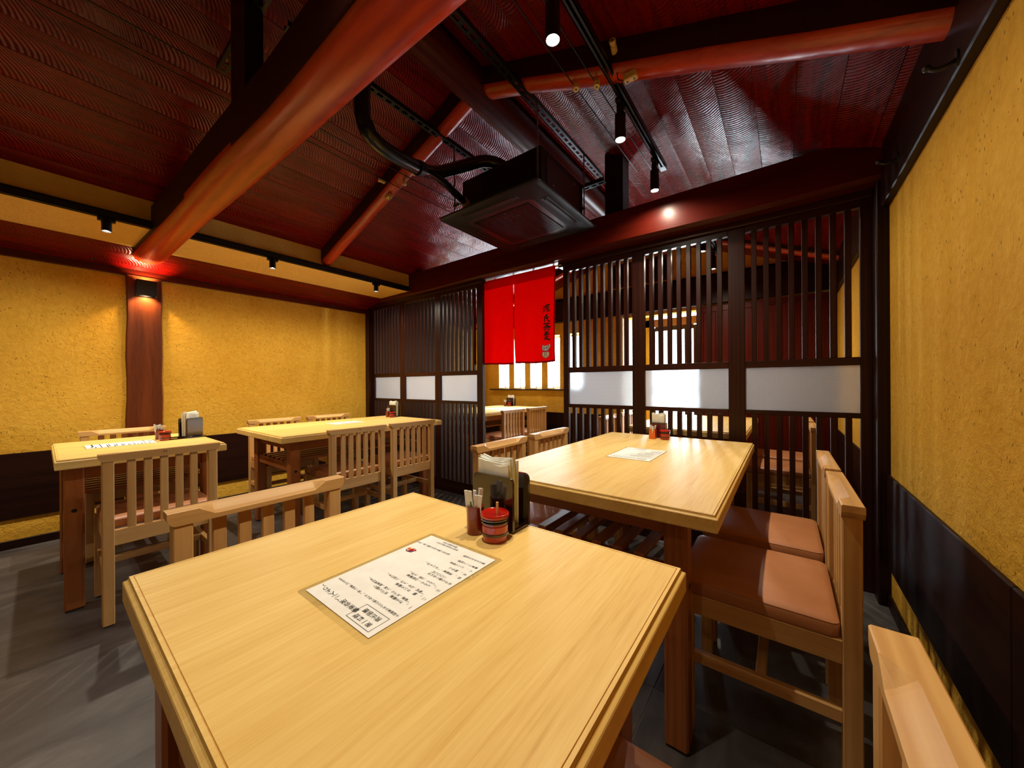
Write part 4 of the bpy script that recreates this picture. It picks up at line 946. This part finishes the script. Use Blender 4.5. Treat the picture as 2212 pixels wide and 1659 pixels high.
# left tables
napkin_holder(-2.950, 0.560, 'black napkin stand on the small left table', 2.25, z=0.7032)
napkins(-2.950, 0.560, 'white napkins in the stand on the small left table', 2.25, 0.7125)
t = thing('caddy_tray', 'small black lacquer tray under the napkin stand on the small left table', 'tray', (-2.945, 0.545, 0.70))
MB().loft([rrect(0.055, 0.085, 0.02, 0.0), rrect(0.058, 0.088, 0.02, 0.006), rrect(0.054, 0.084, 0.018, 0.006), rrect(0.052, 0.082, 0.016, 0.003)]).obj('dish', M_LACQ, t)
jar(-2.905, 0.440, 'red and black banded jar on the small left table', stick=True)
cup(-2.985, 0.428, 'dark red cup of wrapped toothpicks on the small left table', M_REDWOOD)
packets(-2.985, 0.428, 'on the small left table', n=7)
napkin_holder(-3.105, 2.130, 'black napkin stand on the long left table', 0.15)
napkins(-3.105, 2.130, 'white napkins in the stand on the long left table', 0.15)
jar(-3.045, 2.068, 'red and black banded jar on the long left table', stick=False)
cup(-3.115, 2.068, 'dark red cup of wrapped toothpicks on the long left table', M_REDWOOD)
packets(-3.115, 2.068, 'on the long left table', n=6)
# back room table under the curtain
napkin_holder(-3.17, 4.14, 'dark napkin stand on the back room table under the curtain', 0.1)
napkins(-3.17, 4.14, 'white napkins in the stand on the back room table', 0.1)
jar(-3.145, 4.07, 'red jar on the back room table under the curtain', stick=False)
cup(-3.215, 4.06, 'cup of wrapped toothpicks on the back room table', M_REDWOOD)
packets(-3.215, 4.06, 'on the back room table', n=6)

# menus: laminated sheets
cols = [  # (x of column top, y, text, size) ; columns run from +x to -x
    (-0.480, 0.268, '蕎麦会席（二人より）', 0.0105),
    (-0.437, 0.262, '第一料理', 0.0095), (-0.437, 0.276, '源氏御膳', 0.0095),
    (-0.424, 0.296, '十割蕎麦や天ぷらの盛り合わせ、（温・冷蕎麦）ができます', 0.0057),
    (-0.424, 0.318, '一、　ざる蕎麦　天ぷら盛り', 0.0070), (-0.438, 0.326, '（蕎麦、天ぷら、小鉢、蕎麦湯付き）', 0.0062),
    (-0.424, 0.343, '二、　鴨　せいろ蕎麦', 0.0070), (-0.438, 0.352, '（鴨肉、ねぎ、そば、小鉢付き）', 0.0062),
    (-0.424, 0.370, '三、　とろろ・山菜蕎麦', 0.0070), (-0.438, 0.378, '（とろろ、山菜、そば）', 0.0062),
    (-0.424, 0.394, '天ぷら盛り合わせ', 0.0068), (-0.445, 0.402, '二〇〇〇円', 0.0066),
    (-0.424, 0.415, '四、　温蕎麦・（かけそば）', 0.0066), (-0.424, 0.428, '五、　鴨なん', 0.0066), (-0.424, 0.442, '六、　にしん蕎麦', 0.0064),
    (-0.424, 0.455, '蕎麦コース料理', 0.0064), (-0.500, 0.461, '前日迄に御予約をお願い致します', 0.0060),
    (-0.424, 0.474, '昼のおまかせ料理', 0.0062), (-0.500, 0.482, '季節の食材を使います', 0.0058), (-0.510, 0.490, '御予約承ります', 0.0056)]
def menu(label, x0, x1, y0, y1, m_=0.010, full=True, z=0.7004):
    cx_, cy_ = (x0 + x1) / 2, (y0 + y1) / 2
    t = thing('menu_sheet', label, 'menu', (cx_, cy_, z)); hx, hy = (x1 - x0) / 2, (y1 - y0) / 2
    MB().loft([rrect(hx, hy, 0.006, 0), rrect(hx, hy, 0.006, 0.0004)]).obj('laminate', M_FILM if full else mat_glass('laminate_film'), t)
    MB().box(-hx + m_, hx - m_, -hy + m_, hy - m_, 0.0005, 0.0008).obj('paper', M_PAPER, t)
    zt = 0.0011; m = MB(); mes = []
    if full:
        tm = MB()
        for (tx, ty, s, size) in cols:
            x = tx - cx_ - size * 0.5
            for ch in s:
                if ch != '　':
                    key = (ch, size)
                    me = text_mesh(ch, size * 1.02)
                    b = len(tm.v)
                    # glyph right -> -y, glyph up -> +x
                    tm.v += [(x + v.co.y, ty - cy_ - v.co.x, zt) for v in me.vertices]
                    tm.f += [tuple(i + b for i in p.vertices) for p in me.polygons]
                    bpy.data.meshes.remove(me)
                x -= size * 1.06
        tm.obj('menu_lettering', M_INK, t, kind='stuff')
        bxm = MB()
        for (a0, a1, b0, b1) in ((-0.484, -0.428, 0.2535, 0.2540), (-0.484, -0.428, 0.2850, 0.2855), (-0.484, -0.4835, 0.2535, 0.2855), (-0.4285, -0.428, 0.2535, 0.2855)):
            bxm.box(a0 - cx_, a1 - cx_, b0 - cy_, b1 - cy_, zt, zt + 0.0001)
        bxm.obj('ruled_box', M_INK, t)
        em = MB(); K = lambda px, py: (-0.575 - cx_ + px, 0.430 - cy_ + py)
        def blob(mat, pts, zz):
            q = MB(); q.add([(K(*p)[0], K(*p)[1], zz) for p in pts], [tuple(range(len(pts)))]); q.obj('emblem_print', mat, t)
        circ = lambda ax, ay, rx, ry: [(ax + rx * math.cos(2 * math.pi * k / 14), ay + ry * math.sin(2 * math.pi * k / 14)) for k in range(14)]
        blob(M_NAVY, circ(0, 0, 0.0105, 0.0085), zt); blob(M_CREAM, circ(-0.001, 0.001, 0.0092, 0.0070), zt + 0.0002); blob(M_LACQRED, circ(0.003, -0.001, 0.0045, 0.0066), zt + 0.0004)
        blob(M_ORANGE, circ(-0.006, 0.001, 0.003, 0.004), zt + 0.0006); blob(M_NAVY, circ(0.008, -0.005, 0.0022, 0.0022), zt + 0.0006); blob(M_SEAL, circ(0.010, 0.003, 0.0026, 0.0024), zt + 0.0006)
    else:
        random.seed(5)
        for (tx, ty, s, size) in cols:
            x = (tx + 0.508) * (hx / 0.098); y = (ty - 0.3725) * (hy / 0.1345); L = len(s) * size * 1.05
            k = 0.0
            while k < L:
                m.box(x - k - size * 0.78, x - k, y - size * 0.30, y + size * 0.30, zt, zt + 0.0001); k += size * 1.06
        m.obj('menu_lettering', M_INK, t, kind='stuff')
    return t
menu('laminated menu sheet with legible text on the nearest table', -0.604, -0.408, 0.238, 0.507)
menu('laminated menu sheet glaring white on the long centre table', -0.628, -0.434, 1.491, 1.775, 0.006, False)
menu('laminated menu sheet on the small left table', -3.008, -2.822, 0.133, 0.404, 0.006, False)
menu('laminated menu sheet on the long left table', -3.040, -2.860, 1.420, 1.690, 0.006, False)
menu('laminated menu sheet on the back room table under the curtain', -3.12, -2.93, 3.40, 3.66, 0.006, False)
